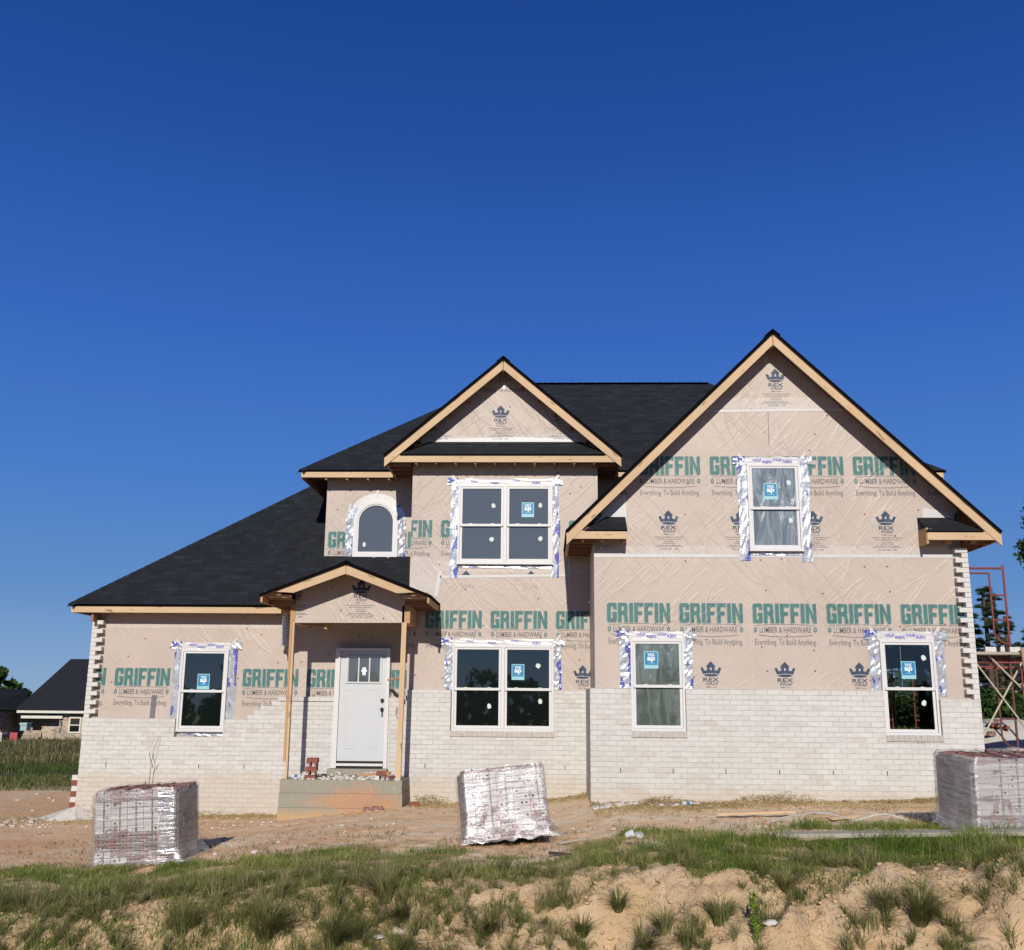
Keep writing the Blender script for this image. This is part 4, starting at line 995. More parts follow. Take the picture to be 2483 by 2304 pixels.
FILM = film_mat('stretch_wrap_film', .13, .09, .36); FILMG = film_mat('glittering_stretch_film', .19, .06, .30); FLAP = film_mat('folded_silvery_film', .75, .25, .6)
STRAP = simple('green_strap', c4(.035, .10, .095), .4, .4, .1, 6)
def brick_holes(mb, x0, x1, z0, z1, yf, yb, seed, white=False):
    """one brick lying with its cored bed face to the street"""
    r = random.Random(seed); j = r.uniform(-.004, .004); yf += j
    W, H = x1-x0, z1-z0; xs = [0, .16, .30, .43, .57, .70, .84, 1]; zs = [0, .30, .70, 1]
    for i in range(7):
        for k in range(3):
            a, b, c, d = x0+W*xs[i], x0+W*xs[i+1], z0+H*zs[k], z0+H*zs[k+1]
            hole = k == 1 and i in (1, 3, 5) and not (white and r.random() < .85)
            if not hole: mb.face([(a, yf, c), (b, yf, c), (b, yf, d), (a, yf, d)], 3 if white else 0)
            else:
                e = yf+.035
                mb.face([(a, e, c), (b, e, c), (b, e, d), (a, e, d)], 1)
                mb.face([(a, yf, c), (b, yf, c), (b, e, c), (a, e, c)], 1); mb.face([(a, yf, d), (a, e, d), (b, e, d), (b, yf, d)], 1)
                mb.face([(a, yf, c), (a, e, c), (a, e, d), (a, yf, d)], 1); mb.face([(b, yf, c), (b, yf, d), (b, e, d), (b, e, c)], 1)
    mb.face([(x0, yf, z1), (x1, yf, z1), (x1, yb, z1), (x0, yb, z1)], 0); mb.face([(x0, yf, z0), (x0, yb, z0), (x1, yb, z0), (x1, yf, z0)], 0)
    mb.face([(x0, yf, z0), (x0, yf, z1), (x0, yb, z1), (x0, yb, z0)], 0); mb.face([(x1, yf, z0), (x1, yb, z0), (x1, yb, z1), (x1, yf, z1)], 0)
def pallet(loc, yaw, roll, pitch, label, seed, cols=5, rows=11, depth=.80, flare=(0, 0), strap_cols=(0, 1, 2, 3), skirt=.03, white=lambda c, k, r: True, film=None, flap=None):
    root = empty('brick_pallet', loc, label, 'brick pallet', 'wrapped brick pallets', rot=(pitch, roll, yaw))
    r = random.Random(seed); bw, bh = .199, .0725; W, H = cols*bw, rows*bh
    mb = MB()
    for c in range(cols):
        off = r.uniform(-.006, .006)
        for k in range(rows): brick_holes(mb, c*bw+.002, (c+1)*bw-.003, k*bh+.002, (k+1)*bh-.003, off, .07, seed*999+c*37+k, white(c, k, r))
    mb.hexa([(0, .071, 0), (W, .071, 0), (W, depth, 0), (0, depth, 0), (0, .071, H-.004), (W, .071, H-.004), (W, depth, H-.004), (0, depth, H-.004)], 2)
    for k in range(rows):                                               # projecting brick ends down the sides
        for q in range(int((depth-.1)/.2)):
            for sx in (0, 1):
                j = r.uniform(0, .008); y0_ = .075+q*.2
                mb.box(-j if sx == 0 else W-.02, .02 if sx == 0 else W+j, y0_+.003, y0_+.196, k*bh+.003, (k+1)*bh-.003, 2)
    for c in range(cols):                                               # loose top layer, slightly askew
        for q in range(int(depth/.075)):
            z = H+r.uniform(-.002, .012); y_ = q*.075+r.uniform(-.004, .004); x_ = c*bw+r.uniform(-.012, .012); t = r.uniform(-.012, .012)
            mb.hexa([(x_+.003, y_, z-.02-t), (x_+bw-.003, y_, z-.02+t), (x_+bw-.003, y_+.07, z-.02+t), (x_+.003, y_+.07, z-.02-t), (x_+.003, y_, z+.035-t), (x_+bw-.003, y_, z+.035+t), (x_+bw-.003, y_+.07, z+.035+t), (x_+.003, y_+.07, z+.035-t)], 0)
    mb.build('brick_stack', [COATR, HOLE, SIDEB, COATW], root, local=True)
    T = H+.05
    for c in strap_cols:
        s = MB(); x = (c+.56)*bw; zz = r.uniform(.0, .05)
        s.box(x-.008, x+.008, -.012, -.007, zz, T-.008, 0); s.box(x-.008, x+.008, -.012, depth, T-.006, T, 0)
        s.build('strap', STRAP, root, local=True)
    # stretch wrap: a crinkled sleeve open at the top, skirt loose at the bottom
    N, K = 72, 16; V = []; per = 2*(W+depth+.06)
    for k in range(K+1):
        t = k/K
        for i in range(N):
            u = i/N*per; w_ = W+.05; d_ = depth+.05
            if u < w_: x, y = u-.025, -.022
            elif u < w_+d_: x, y = W+.025, u-w_-.022
            elif u < 2*w_+d_: x, y = W+.025-(u-w_-d_), depth+.025
            else: x, y = -.025, depth+.025-(u-2*w_-d_)
            cx, cy = x-W/2, y-depth/2; fl = max(0, .28-t)/.28
            out = skirt*fl*fl+r.uniform(-.004, .004)*(1+3*fl)
            x += cx*out*2; y += cy*out*2
            if x > W: x += flare[1]*fl**1.5
            if x < 0: x -= flare[0]*fl**1.5
            z = -.02+(T+.035)*t+(r.uniform(-.02, .02) if k == 0 else 0)+(r.uniform(-.012, .015) if k == K else 0)
            if k == K: x -= cx*.06; y -= cy*.06
            V.append((x, y, z))
    Q = [[k*N+i, k*N+(i+1) % N, (k+1)*N+(i+1) % N, (k+1)*N+i] for k in range(K) for i in range(N)]
    np_mesh('stretch_wrap', V, Q, film or FILM, root, smooth=True, local=True)
    if flap:                                                            # doubled, folded length of film down one column
        a0, a1 = flap; V = []; nx2, nz2 = 8, 22
        for j in range(nz2+1):
            for i in range(nx2+1): V.append((a0+(a1-a0)*i/nx2+r.uniform(-.004, .004), -.030-r.uniform(0, .006), T*(.10+.88*j/nz2)))
        np_mesh('film_flap', V, [[j*(nx2+1)+i, j*(nx2+1)+i+1, (j+1)*(nx2+1)+i+1, (j+1)*(nx2+1)+i] for j in range(nz2) for i in range(nx2)], FLAP, root, smooth=True, local=True)
    return root
pL, pM, pR = at(229, 2098, 13.0), at(1155, 2044, 13.0), at(2373, 2027, 12.5)
pallet((pL.x, 13.0, pL.z), math.radians(0), math.radians(-3.6), math.radians(2.5), 'wrapped brick pallet leaning on orange clay before the left wall, red bricks at its base', 3, flare=(0, .12), skirt=.03, flap=(.79, .99), white=lambda c, k, r: (k > 4 and k < 10 and r.random() < .93) or (k < 2 and c < 2 and r.random() < .7))
pallet((pM.x-.09, 13.0, pM.z), math.radians(11), math.radians(-5), math.radians(-9), 'tilted brick pallet in glittering stretch wrap in front of the twin window', 8, flare=(.05, .12), skirt=.05, strap_cols=(0, 1, 2, 4), film=FILMG, white=lambda c, k, r: k > 2 or r.random() < .35)
pallet((pR.x, 12.5, pR.z), math.radians(5), math.radians(-1), math.radians(3.5), 'wrapped brick pallet standing by the right corner of the house, cut by the photo edge', 14, cols=6, rows=11, depth=.95, flare=(.02, 0), strap_cols=(1, 2, 3, 4), film=film_mat('cloudy_stretch_film', .12, .22, .55), white=lambda c, k, r: k > 2 and r.random() < .94)

def loose_brick(loc, rz, label, group, tilt=0, name='brick', mat=None, L=.194, Wd=.075, Hh=.068):
    mb = MB(); b = .004
    x, y, z = L/2, Wd/2, Hh
    mb.hexa([(-x, -y, 0), (x, -y, 0), (x, y, 0), (-x, y, 0), (-x+b, -y+b, z), (x-b, -y+b, z), (x-b, y-b, z), (-x+b, y-b, z)], 0)
    for h in (-.05, 0, .05): mb.box(h-.014, h+.014, -.014, .014, z-.002, z+.0015, 1)
    o = mb.build(name, [mat or RED, HOLE], loc=(0, 0, 0)); o.location = loc; o.rotation_euler = (tilt, 0, rz)
    tag(o, label, 'brick', group); return o
# little stack on the porch: alternate red and white courses, two bricks a course
zt = .344
for k in range(5):
    m_ = RED if k % 2 == 0 else COAT
    for q in (0, 1):
        rz = math.radians(4)+ (0 if k % 2 == 0 else math.pi/2) + random.uniform(-.05, .05)
        dx, dy_ = ((0, (q-.5)*.085) if k % 2 == 0 else ((q-.5)*.10, 0))
        loose_brick((-4.02+dx+k*.006, 18.04+dy_, zt+k*.069), rz, ['bottom', 'second', 'middle', 'fourth', 'topmost'][k]+(' red brick' if k % 2 == 0 else ' white coated brick')+' course of the small stack beside the left porch post', 'bricks stacked on the porch', mat=m_)
for k, (x, y, z, rz, m_, t_) in enumerate([(-2.86, 18.03, .344, 1.5, BRICKT, 'white brick on edge under the red brick beside the right porch post'), (-2.76, 18.03, .344, 1.6, COAT, 'half red brick lying under the red brick beside the right porch post'), (-2.80, 18.03, .415, .05, RED, 'red brick laid across two others beside the right porch post'), (-2.64, 17.98, .344, 1.2, COAT, 'pale chipped brick leaning at the foot of the right porch post')]):
    loose_brick((x, y, z), rz, t_, 'bricks by the right porch post', mat=m_)
for k in range(7):                                                    # stack behind the far left corner
    q_ = at(181, 1965, 20.0); p = (q_.x+random.uniform(-.01, .01), 20.0, q_.z-.05+k*.1)
    loose_brick(p, 0.1, '%s brick of the stack peeking out behind the left house corner' % ['lowest', 'second lowest', 'third from the ground', 'middle', 'third from the top', 'second from the top', 'topmost white'][k], 'bricks stacked behind the left corner', mat=RED if k % 2 else BRICKT, Hh=.095)
for k, (px, py, Y) in enumerate([(895, 1962, 17.7), (915, 1961, 17.7), (1005, 1944, 18.3)]):
    p = at(px, py, Y); loose_brick((p.x, Y, gz(p.x, Y)+.0), .1*k, ['white smeared brick lying on the clay before the porch slab', 'second brick lying beside the smeared one before the porch slab', 'broken red brick lying against the wall right of the porch slab'][k], None, mat=COAT if k < 2 else RED)

def board(p0, p1, wd, th, mat, name, label, cat='board'):
    mb = MB(); a, b = Vector(p0), Vector(p1); c = (a+b)/2
    mb.bar(a, b, wd, th, 0); o = mb.build(name, mat, loc=tuple(c)); return tag(o, label, cat)
board((-3.20, 18.25, .40), (-2.66, 18.02, .45), .09, .04, PINE2, 'wood_offcut', 'short tan wood offcut lying on the porch by the red bricks', 'wood offcut')
BARK_ = simple('charred_wood', c4(.05, .042, .036), .9, .1, .3, 12)
def gpt(px, py, Y, lift=0): p = at(px, py, Y); return (p.x, Y, gz(p.x, Y)+lift)
board((2.55, 12.15, gz(2.55, 12.15)+.07), (5.9, 12.05, gz(5.9, 12.05)+.10), .24, .045, GREYW, 'plank', 'long weathered grey plank lying in the grass near the right pallet', 'plank')
board((2.35, 14.85, gz(2.35, 14.85)+.05), (3.35, 14.7, gz(3.35, 14.7)+.06), .10, .035, PINE, 'lumber', 'long orange pine board lying on sand right of the middle pallet', 'board')
board((3.55, 14.2, gz(3.55, 14.2)+.03), (4.15, 14.5, gz(4.15, 14.5)+.05), .10, .035, PINE, 'lumber', 'short orange pine board lying on sand next to the right pallet', 'board')
board((3.2, 13.9, gz(3.2, 13.9)+.02), (4.5, 13.8, gz(4.5, 13.8)+.03), .06, .02, GREYW, 'lath', 'thin pale lath lying on the sand behind the grass', 'lath')
board((.15, 13.15, gz(.15, 13.15)+.02), (.50, 13.0, gz(.5, 13.0)+.03), .035, .02, GREYW, 'stick', 'grey stick on the ground right of the glittering pallet', 'stick')
board((.03, 12.1, gz(.03, 12.1)+.05), (.28, 12.0, gz(.28, 12.0)+.01), .04, .03, BARK_, 'stick', 'dark stick lying in the sandy gap in the grass', 'stick')
mb = MB(); mb.tube([(2.95+1.2*t, 14.2-.15*math.sin(t*3), gz(2.95+1.2*t, 14.2)+.03+.10*math.sin(math.pi*min(1, t*1.1))) for t in np.linspace(0, 1, 18)], .009, 6, 0)
o = mb.build('hose', simple('grey_pvc', c4(.42, .42, .42), .5), loc=(3.5, 14.2, .2)); tag(o, 'bent grey plastic strap arching over the pine boards', 'strap')
mb = MB(); mb.tube([(3.9+.75*t, 13.9, gz(3.9+.75*t, 13.9)+.02+.10*math.sin(math.pi*t)) for t in np.linspace(0, 1, 12)], .008, 6, 0)
o = mb.build('hose', simple('pale_pvc', c4(.52, .53, .48), .5), loc=(4.2, 13.9, .2)); tag(o, 'pale curved plastic strip lying beside the right pallet shadow', 'strap')

# plastic rubbish
PLAS = M('clear_plastic'); PLAS.fin(c4(.75, .78, .80), .15, None, .5); PLAS.b.inputs['Alpha'].default_value = .55; PLAS = PLAS.m
def bottle(loc, rz, label):
    mb = MB(); mb.tube([(0, 0, 0), (.01, 0, 0), (.14, 0, 0), (.17, 0, 0), (.185, 0, 0)], [.028, .033, .033, .016, .013], 12, 0)
    mb.tube([(.06, 0, 0), (.11, 0, 0)], .0345, 12, 1); mb.tube([(.186, 0, 0), (.205, 0, 0)], .015, 10, 2)
    o = mb.build('water_bottle', [PLAS, simple('blue_label', c4(.03, .14, .33), .4), STKW], loc=(0, 0, 0)); o.location = loc; o.rotation_euler = (0, 0, rz); tag(o, label, 'bottle')
p = gpt(1655, 1962, 16.6, .035); bottle(p, .2, 'empty water bottle with blue label lying on straw below the film covered window')
bottle((-4.36, 18.05, .378), .1, 'small water bottle with blue label lying by the left porch post')
def cup(loc, rot, label):
    mb = MB(); mb.tube([(0, 0, 0), (0, 0, .09)], [.028, .042], 14, 0, cap=False); mb.face([(.028*math.cos(t), .028*math.sin(t), .001) for t in np.linspace(0, 6.28, 13)[:-1]])
    o = mb.build('plastic_cup', PLAS, loc=(0, 0, 0)); o.location = loc; o.rotation_euler = rot; tag(o, label, 'cup')
p = gpt(1545, 2046, 12.2, .12); cup(p, (1.45, .2, .3), 'clear plastic cup facing the street in the tall grass')
p = gpt(1518, 2044, 12.2, .12); cup(p, (1.2, .3, 1.2), 'crumpled clear cup left of the round one in the grass')

# dead twig plant in front of the left wall
mb = MB()
def twig(pts, r): mb.tube(pts, r, 5, 0)
bx_, by_ = at(366, 1900, 15.5).x, 15.5; bz = gz(bx_, by_)
twig([(bx_-.03, by_, bz), (bx_-.03, by_, bz+.7), (bx_-.02, by_, bz+1.1), (bx_+.0, by_+.01, bz+1.32), (bx_+.09, by_, bz+1.50)], [.006, .005, .004, .003, .002])
twig([(bx_+.02, by_, bz), (bx_+.02, by_, bz+.8), (bx_+.04, by_, bz+1.15), (bx_+.10, by_, bz+1.48)], [.006, .005, .003, .002])
for a, b in (((-.03, .75), (-.09, .83)), ((.02, .95), (.08, 1.06)), ((-.02, 1.1), (-.06, 1.23)), ((.03, 1.1), (.0, 1.2))): twig([(bx_+a[0], by_, bz+a[1]), (bx_+b[0], by_, bz+b[1]), (bx_+b[0]+.01, by_, bz+b[1]+.04)], [.004, .006, .002])
o = mb.build('dead_weed', simple('dry_stem', c4(.14, .09, .065), .8), loc=(bx_, by_, bz)); tag(o, 'bare dead weed stalk rising behind the left brick pallet', 'weed')

# ================================================================== SCAFFOLD
REDP = simple('worn_red_paint', c4(.20, .045, .040), .55, .35, .6, 9); RUST = simple('rusty_steel', c4(.11, .045, .035), .6, .4, .35, 18)
GALV = simple('galvanised_brace', c4(.40, .36, .28), .5, .4, .2, 10); POLEW = wood_mat('old_scaffold_pole', c4(.34, .22, .15), c4(.44, .31, .22), False)
def frame(loc, w_, h, mat, label, group='scaffold frames', flip=1, y=0):
    root = empty('scaffold', loc, label, 'scaffold', group)
    def T(pts, r, nm): mb = MB(); mb.tube([(flip*a+loc[0], loc[1], b+loc[2]) for a, b in pts], r, 8, 0); mb.build(nm, mat, root)
    T([(0, 0), (0, h+.06)], .022, 'leg'); T([(-w_, 0), (-w_, h+.06)], .022, 'leg')
    T([(-w_, h), (0, h)], .021, 'top_bar')
    inn = .26
    for sx in (-inn, -w_+inn):
        e = 0 if sx == -inn else -w_
        T([(sx, h-.09)]+[(sx, .35)]+[(sx+(e-sx)*(1-math.cos(t)), .35-.22*math.sin(t)) for t in np.linspace(.2, math.pi/2, 6)], .018, 'inner_leg')
    T([(-w_+inn, h-.09), (-inn, h-.09)], .018, 'inner_bar')
    for z in (h*.34+.05, h*.66+.02): T([(-inn, z), (0, z)], .016, 'rung'); T([(-w_, z), (-w_+inn, z)], .016, 'rung')
    return root
frame((8.36, 19.0, 2.62), 1.52, 1.50, REDP, 'upper red scaffold frame standing on the planks beside the house')
frame((8.33, 19.0, .80), 1.52, 1.72, RUST, 'lower rusty scaffold frame right beneath the planks')
frame((7.88, 20.9, .80), 1.30, 1.72, RUST, 'dark lower scaffold frame behind the rusty one near the brick corner')
frame((9.9, 21.5, .80), 1.52, 1.72, REDP, 'far red scaffold frame under the planks at the photo edge')
frame((7.45+.6, 22.5, .70), 1.0, 1.75, REDP, 'red scaffold frame seen through the far right window glass')
def brace(a, b, label, mat=None, r=.017):
    a, b = Vector(a), Vector(b); mb = MB(); mb.tube([a, b], r, 7, 0); o = mb.build('scaffold_brace', mat or GALV, loc=tuple(a)); tag(o, label, 'brace', 'scaffold braces')
brace((7.55, 18.93, 2.62), (8.62, 18.93, 1.05), 'pale brace running from under the planks down to the right edge')
brace((8.52, 18.96, 2.42), (7.72, 18.96, 1.12), 'grey brace crossing the pale one from lower left to upper right')
brace((7.86, 18.90, 2.60), (8.48, 18.90, 1.93), 'short tan brace sloping from the plank end to the wooden poles')
brace((7.95, 19.05, 2.47), (9.2, 19.05, 2.49), 'horizontal red tube just below the planks', REDP, .022)
brace((7.9, 19.06, 2.31), (9.2, 19.06, 2.36), 'second horizontal tube, red and cream, under the planks', REDP, .018)
mb = MB()
for k in range(2): mb.box(7.2, 10.2, 18.75+k*.27, 19.0+k*.27, 2.55+.006*k, 2.595+.006*k, 0)
o = mb.build('scaffold_plank', GREYW, loc=(8.5, 19, 2.57)); tag(o, 'grey scaffold plank deck carrying white bricks right of the house', 'plank')
for k, (x, wd) in enumerate([(7.93, .16), (8.13, .10), (8.36, .17), (8.66, .12)]):
    loose_brick((x, 18.84, 2.60), 0 if wd > .15 else 1.4, 'white brick %s on the scaffold planks' % ['nearest the house', 'standing second', 'lying third from the house', 'at the photo edge'][k], 'white bricks on the scaffold', mat=BRICKT, Hh=.085)
for k, (a, b, t_) in enumerate([((8.43, 18.7, 2.66), (8.46, 18.7, 1.92), 'short tan wooden pole tied to the scaffold planks'), ((8.53, 18.68, 2.78), (8.62, 18.68, .25), 'tall reddish wooden pole at the right edge of the scaffold')]):
    mb = MB(); mb.tube([a, tuple((Vector(a)+Vector(b))/2+Vector((.01, 0, 0))), b], [.03, .032, .034], 9, 0); o = mb.build('wooden_pole', POLEW, loc=b); tag(o, t_, 'pole')
# brick rubble on the sand heap
for k in range(11):
    x = 9.25+random.uniform(-.25, .7); y = 23.0+random.uniform(-.2, .4)
    o = loose_brick((x, y, gz(x, y)+random.uniform(-.02, .12)), random.uniform(0, 3), 'loose brick in the rubble heap on the sand behind the scaffold', 'rubble bricks on the sand heap', tilt=random.uniform(-.6, .6), mat=RED if k % 3 else COAT)

# ================================================================== NEIGHBOURING HOUSES
def tanbrick():
    m = M('mottled_tan_brick'); v = m.coord('UV'); br = m.n('TexBrick'); m.l(v, br.inputs['Vector'])
    for k, q in (('Scale', 1), ('Brick Width', .35), ('Row Height', .14), ('Mortar Size', .012), ('Bias', 0)): br.inputs[k].default_value = q
    br.inputs['Color1'].default_value = c4(.50, .40, .30); br.inputs['Color2'].default_value = c4(.22, .16, .12); br.inputs['Mortar'].default_value = c4(.46, .40, .33)
    return m.fin(br.outputs['Color'], .9)
TANB = tanbrick(); SHFAR = shingle('far_shingles', c4(.013, .0145, .018), c4(.022, .024, .028)); CREAM = simple('cream_trim', c4(.62, .60, .50), .5)
NY = 70.0
def nx(px): return at(px, 1722, NY).x
def nzz(py): return at(100, py, NY).z
nh = empty('neighbour_house', (nx(60), NY, -1.5), 'distant single storey brick house with dark hip roof on the left', 'house')
ez = nzz(1723); X = {k: nx(k) for k in (-140, 14, 50, 56, 90, 140, 155, 170, 330, 205)}
mb = MB()
mb.box(nx(-160), X[14], NY-3.0, NY+8, -2.5, ez, 0); mb.box(X[14]+.02, nx(90), NY+1.5, NY+8, -2.5, ez, 0); mb.box(nx(90), nx(139), NY+.9, NY+8, -2.5, ez-.35, 0)
mb.box(nx(139), nx(154), NY+1.5, NY+8, -2.5, ez, 0); mb.box(nx(154), nx(420), NY, NY+8, -2.5, ez, 0)
mb.build('wall', TANB, nh)
mb = MB(); e2 = ez+.02
RP = at(172, 1598, NY+6)
roof_plane(mb, [(nx(44), NY-.5, e2), (nx(440), NY-.5, e2), (nx(360), NY+6, RP.z), (RP.x, NY+6, RP.z)], .1)
roof_plane(mb, [(nx(44), NY+12.5, e2), (nx(44), NY-.5, e2), (RP.x, NY+6, RP.z)], .1)
roof_plane(mb, [(nx(-170), NY-3.5, e2), (nx(19), NY-3.5, e2), (nx(-2), NY-.9, nzz(1672)), (nx(-140), NY-.9, nzz(1672))], .1)
roof_plane(mb, [(nx(19), NY-3.5, e2), (nx(50), NY+.5, e2), (nx(30), NY+2, nzz(1672)), (nx(-2), NY-.9, nzz(1672))], .1)
mb.build('roof', [SHFAR, SHEDGE, SHEDGE], nh)
mb = MB(); mb.box(nx(51), nx(440), NY-.56, NY-.50, ez-.16, ez, 0); mb.box(nx(-170), nx(19), NY-3.6, NY-3.52, ez-.16, ez, 0)
mb.build('fascia', CREAM, nh)
mb = MB(); mb.box(nx(56), nx(156), NY-.2, NY+.1, ez-.52, ez-.34, 0); mb.build('porch_beam', CREAM, nh)
for a, b, c, d in ((171, 200, 1738, 1777), (148, 152, 1746, 1778), (203, 232, 1738, 1777)):
    mb = MB(); xa, xb, za, zb = nx(a), nx(b), nzz(d), nzz(c); Yw = NY-.06
    mb.box(xa, xa+.09, Yw, NY+.05, za, zb, 0); mb.box(xb-.09, xb, Yw, NY+.05, za, zb, 0); mb.box(xa+.09, xb-.09, Yw, NY+.05, zb-.09, zb, 0); mb.box(xa+.09, xb-.09, Yw, NY+.05, za, za+.09, 0); mb.box(xa+.09, xb-.09, Yw-.005, NY+.05, (za+zb)/2-.03, (za+zb)/2+.03, 0)
    wn = mb.build('window', CREAM, nh); p_ = MB(); p_.face([(xa+.09, Yw+.03, za+.09), (xb-.09, Yw+.03, za+.09), (xb-.09, Yw+.03, zb-.09), (xa+.09, Yw+.03, zb-.09)]); p_.build('pane', GLASS, wn)
# clutter in front of that porch
def prop(name, parts, label, cat):
    mb = MB(); mats = []
    for (x0_, x1_, z0_, z1_, y0_, y1_, mt) in parts:
        if mt not in mats: mats.append(mt)
        mb.box(x0_, x1_, y0_, y1_, z0_, z1_, mats.index(mt))
    x = sum(p[0] for p in parts)/len(parts); o = mb.build(name, mats, loc=(x, NY-3, -1.4)); tag(o, label, cat)
PINKR = simple('faded_red_plastic', c4(.36, .07, .08), .5); TEALP = simple('pale_teal_plastic', c4(.30, .42, .42), .5)
def n3(a, b, c, d): return (nx(a), nx(b), nzz(d), nzz(c))
a_ = n3(46, 74, 1774, 1800)
prop('work_table', [(a_[0], a_[1], a_[3]-.12, a_[3], NY-3.4, NY-2.6, CREAM), (a_[0], a_[0]+.09, a_[2]-.3, a_[3]-.121, NY-3.39, NY-3.3, CREAM), (a_[1]-.09, a_[1], a_[2]-.3, a_[3]-.121, NY-3.39, NY-3.3, CREAM), (a_[0]+.2, a_[1]-.2, a_[3]+.001, a_[3]+.16, NY-3.2, NY-2.8, RAFT)], 'small pale table heaped with scrap before the distant porch', 'table')
a_ = n3(87, 104, 1773, 1792); prop('chair', [(a_[0], a_[1], a_[2], a_[3], NY-3.1, NY-3.0, PINKR), (a_[0], a_[1]-.05, a_[2]-.05, a_[2]+.02, NY-3.6, NY-3.101, PINKR), (a_[0], a_[0]+.05, a_[2]-.5, a_[2]-.051, NY-3.6, NY-3.5, PINKR), (a_[1]-.1, a_[1]-.05, a_[2]-.5, a_[2]-.051, NY-3.6, NY-3.5, PINKR)], 'red plastic chair before the distant brick porch', 'chair')
a_ = n3(75, 90, 1752, 1771); prop('storage_bin', [(a_[0], a_[1], a_[2], a_[3]-.15, NY-1.2, NY-.6, TEALP), (a_[0]-.05, a_[1]+.03, a_[3]-.149, a_[3], NY-1.25, NY-.55, TEALP)], 'pale teal lidded bin raised against the distant porch wall', 'bin')
a_ = n3(48, 57, 1787, 1801); prop('bucket', [(a_[0], a_[1], a_[2], a_[3], NY-3.9, NY-3.6, STKW), (a_[0]-.02, a_[1]+.02, a_[3]+.001, a_[3]+.04, NY-3.92, NY-3.58, STKW)], 'white bucket standing at the foot of the small pale table', 'bucket')
HY = 60.0
rh = empty('neighbour_house', (at(2440, 1700, HY).x, HY, .3), 'distant house with grey roof and white eave seen through the scaffold', 'house')
q = lambda px, py, Y=HY: at(px, py, Y)
mb = MB(); a_, b_ = q(2350, 1655), q(2600, 1655); mb.box(a_.x, b_.x, HY, HY+8, -.2, a_.z, 0); mb.build('wall', TANB, rh)
mb = MB(); roof_plane(mb, [(a_.x-.4, HY-.5, a_.z), (b_.x, HY-.5, a_.z), (b_.x, HY+6, a_.z+2.2), (a_.x+3, HY+6, a_.z+2.2)], .1); mb.build('roof', [SHFAR, SHEDGE, SHEDGE], rh)
mb = MB(); mb.box(a_.x-.4, b_.x, HY-.56, HY-.51, a_.z-.18, a_.z-.02, 0); mb.build('fascia', STKW, rh)
# car parked beyond the scaffold
def car(loc, label):
    root = empty('parked_car', loc, label, 'car'); x, y, z = loc
    mb = MB(); prof = [(0, .25), (0, .75), (.15, .85), (1.0, .95), (1.6, 1.42), (3.0, 1.45), (3.7, .98), (4.3, .9), (4.4, .3)]
    mb.prism([(x+a, z+b) for a, b in prof][::-1], y, y+1.7, 0); mb.build('body', simple('blue_grey_paint', c4(.20, .25, .30), .3, .5), root)
    mb = MB(); mb.face([(x+1.15, y-.006, z+.98), (x+3.5, y-.006, z+.98), (x+2.95, y-.006, z+1.38), (x+1.68, y-.006, z+1.38)]); mb.build('side_window', GLASS, root)
    for wx in (.9, 3.5): mb = MB(); mb.tube([(x+wx, y-.03, z+.32), (x+wx, y+.2, z+.32)], .32, 16, 0); mb.build('wheel', BLACK, root)
pc = at(2466, 1700, 45); car((pc.x, 45, gz(pc.x, 45)), 'blue grey car parked far off behind the scaffold')

# ================================================================== PLANTS
def leaf_mat(name, c1, c2, c3):
    m = M(name); sep = m.n('SeparateXYZ'); m.l(m.coord('UV'), sep.inputs[0])
    col = m.ramp(sep.outputs[0], [(0, c1), (.55, c2), (1, c3)])
    m.fin(col, .7, None, .08)
    tr = m.n('BsdfTranslucent'); m.l(col, tr.inputs[0]); mx = m.n('MixShader'); mx.inputs[0].default_value = .28
    m.l(m.b.outputs[0], mx.inputs[1]); m.l(tr.outputs[0], mx.inputs[2]); m.l(mx.outputs[0], m.out.inputs[0]); return m.m
GRASS = leaf_mat('grass_blades', c4(.10, .160, .024), c4(.185, .240, .045), c4(.44, .39, .17))
DRYG = leaf_mat('dry_weeds', c4(.075, .095, .028), c4(.145, .125, .065), c4(.34, .26, .15))
TUFT = leaf_mat('bunch_grass', c4(.115, .140, .038), c4(.22, .215, .080), c4(.47, .385, .20))
FIELDG = leaf_mat('field_grass_blades', c4(.065, .100, .024), c4(.125, .145, .045), c4(.30, .25, .12))
STRAW = leaf_mat('straw', c4(.50, .36, .15), c4(.66, .52, .27), c4(.80, .68, .42))
LEAF = leaf_mat('broad_leaves', c4(.020, .050, .012), c4(.040, .080, .018), c4(.075, .12, .03))
PINEL = leaf_mat('pine_needles', c4(.025, .055, .030), c4(.055, .090, .045), c4(.10, .13, .06))
BARK = simple('tree_bark', c4(.085, .06, .045), .9, .1, .3, 10)
def blades(px, py, pz, h, wd, lean, ang, drop=.25):
    """arrays of arching blades, five triangles each"""
    n = len(px); ra = ang+math.pi/2+rng.normal(0, .5, n); s = np.stack([np.cos(ra)*wd, np.sin(ra)*wd, 0*wd], 1)
    d = np.stack([np.cos(ang), np.sin(ang)], 1); drop = np.broadcast_to(drop, n); rows = []
    for t, k in ((0, 1), (.38, .9), (.72, .62), (1, 0)):
        p = np.stack([px+d[:, 0]*lean*h*t*t, py+d[:, 1]*lean*h*t*t, pz+h*(t-drop*lean*t*t)], 1)
        rows += [p-s*k, p+s*k] if k else [p]
    V = np.stack(rows, 1).reshape(-1, 3); i = np.arange(n)[:, None, None]*7
    F3 = (np.array([[0, 1, 3], [0, 3, 2], [2, 3, 5], [2, 5, 4], [4, 5, 6]])[None]+i).reshape(-1, 3)
    return V, F3
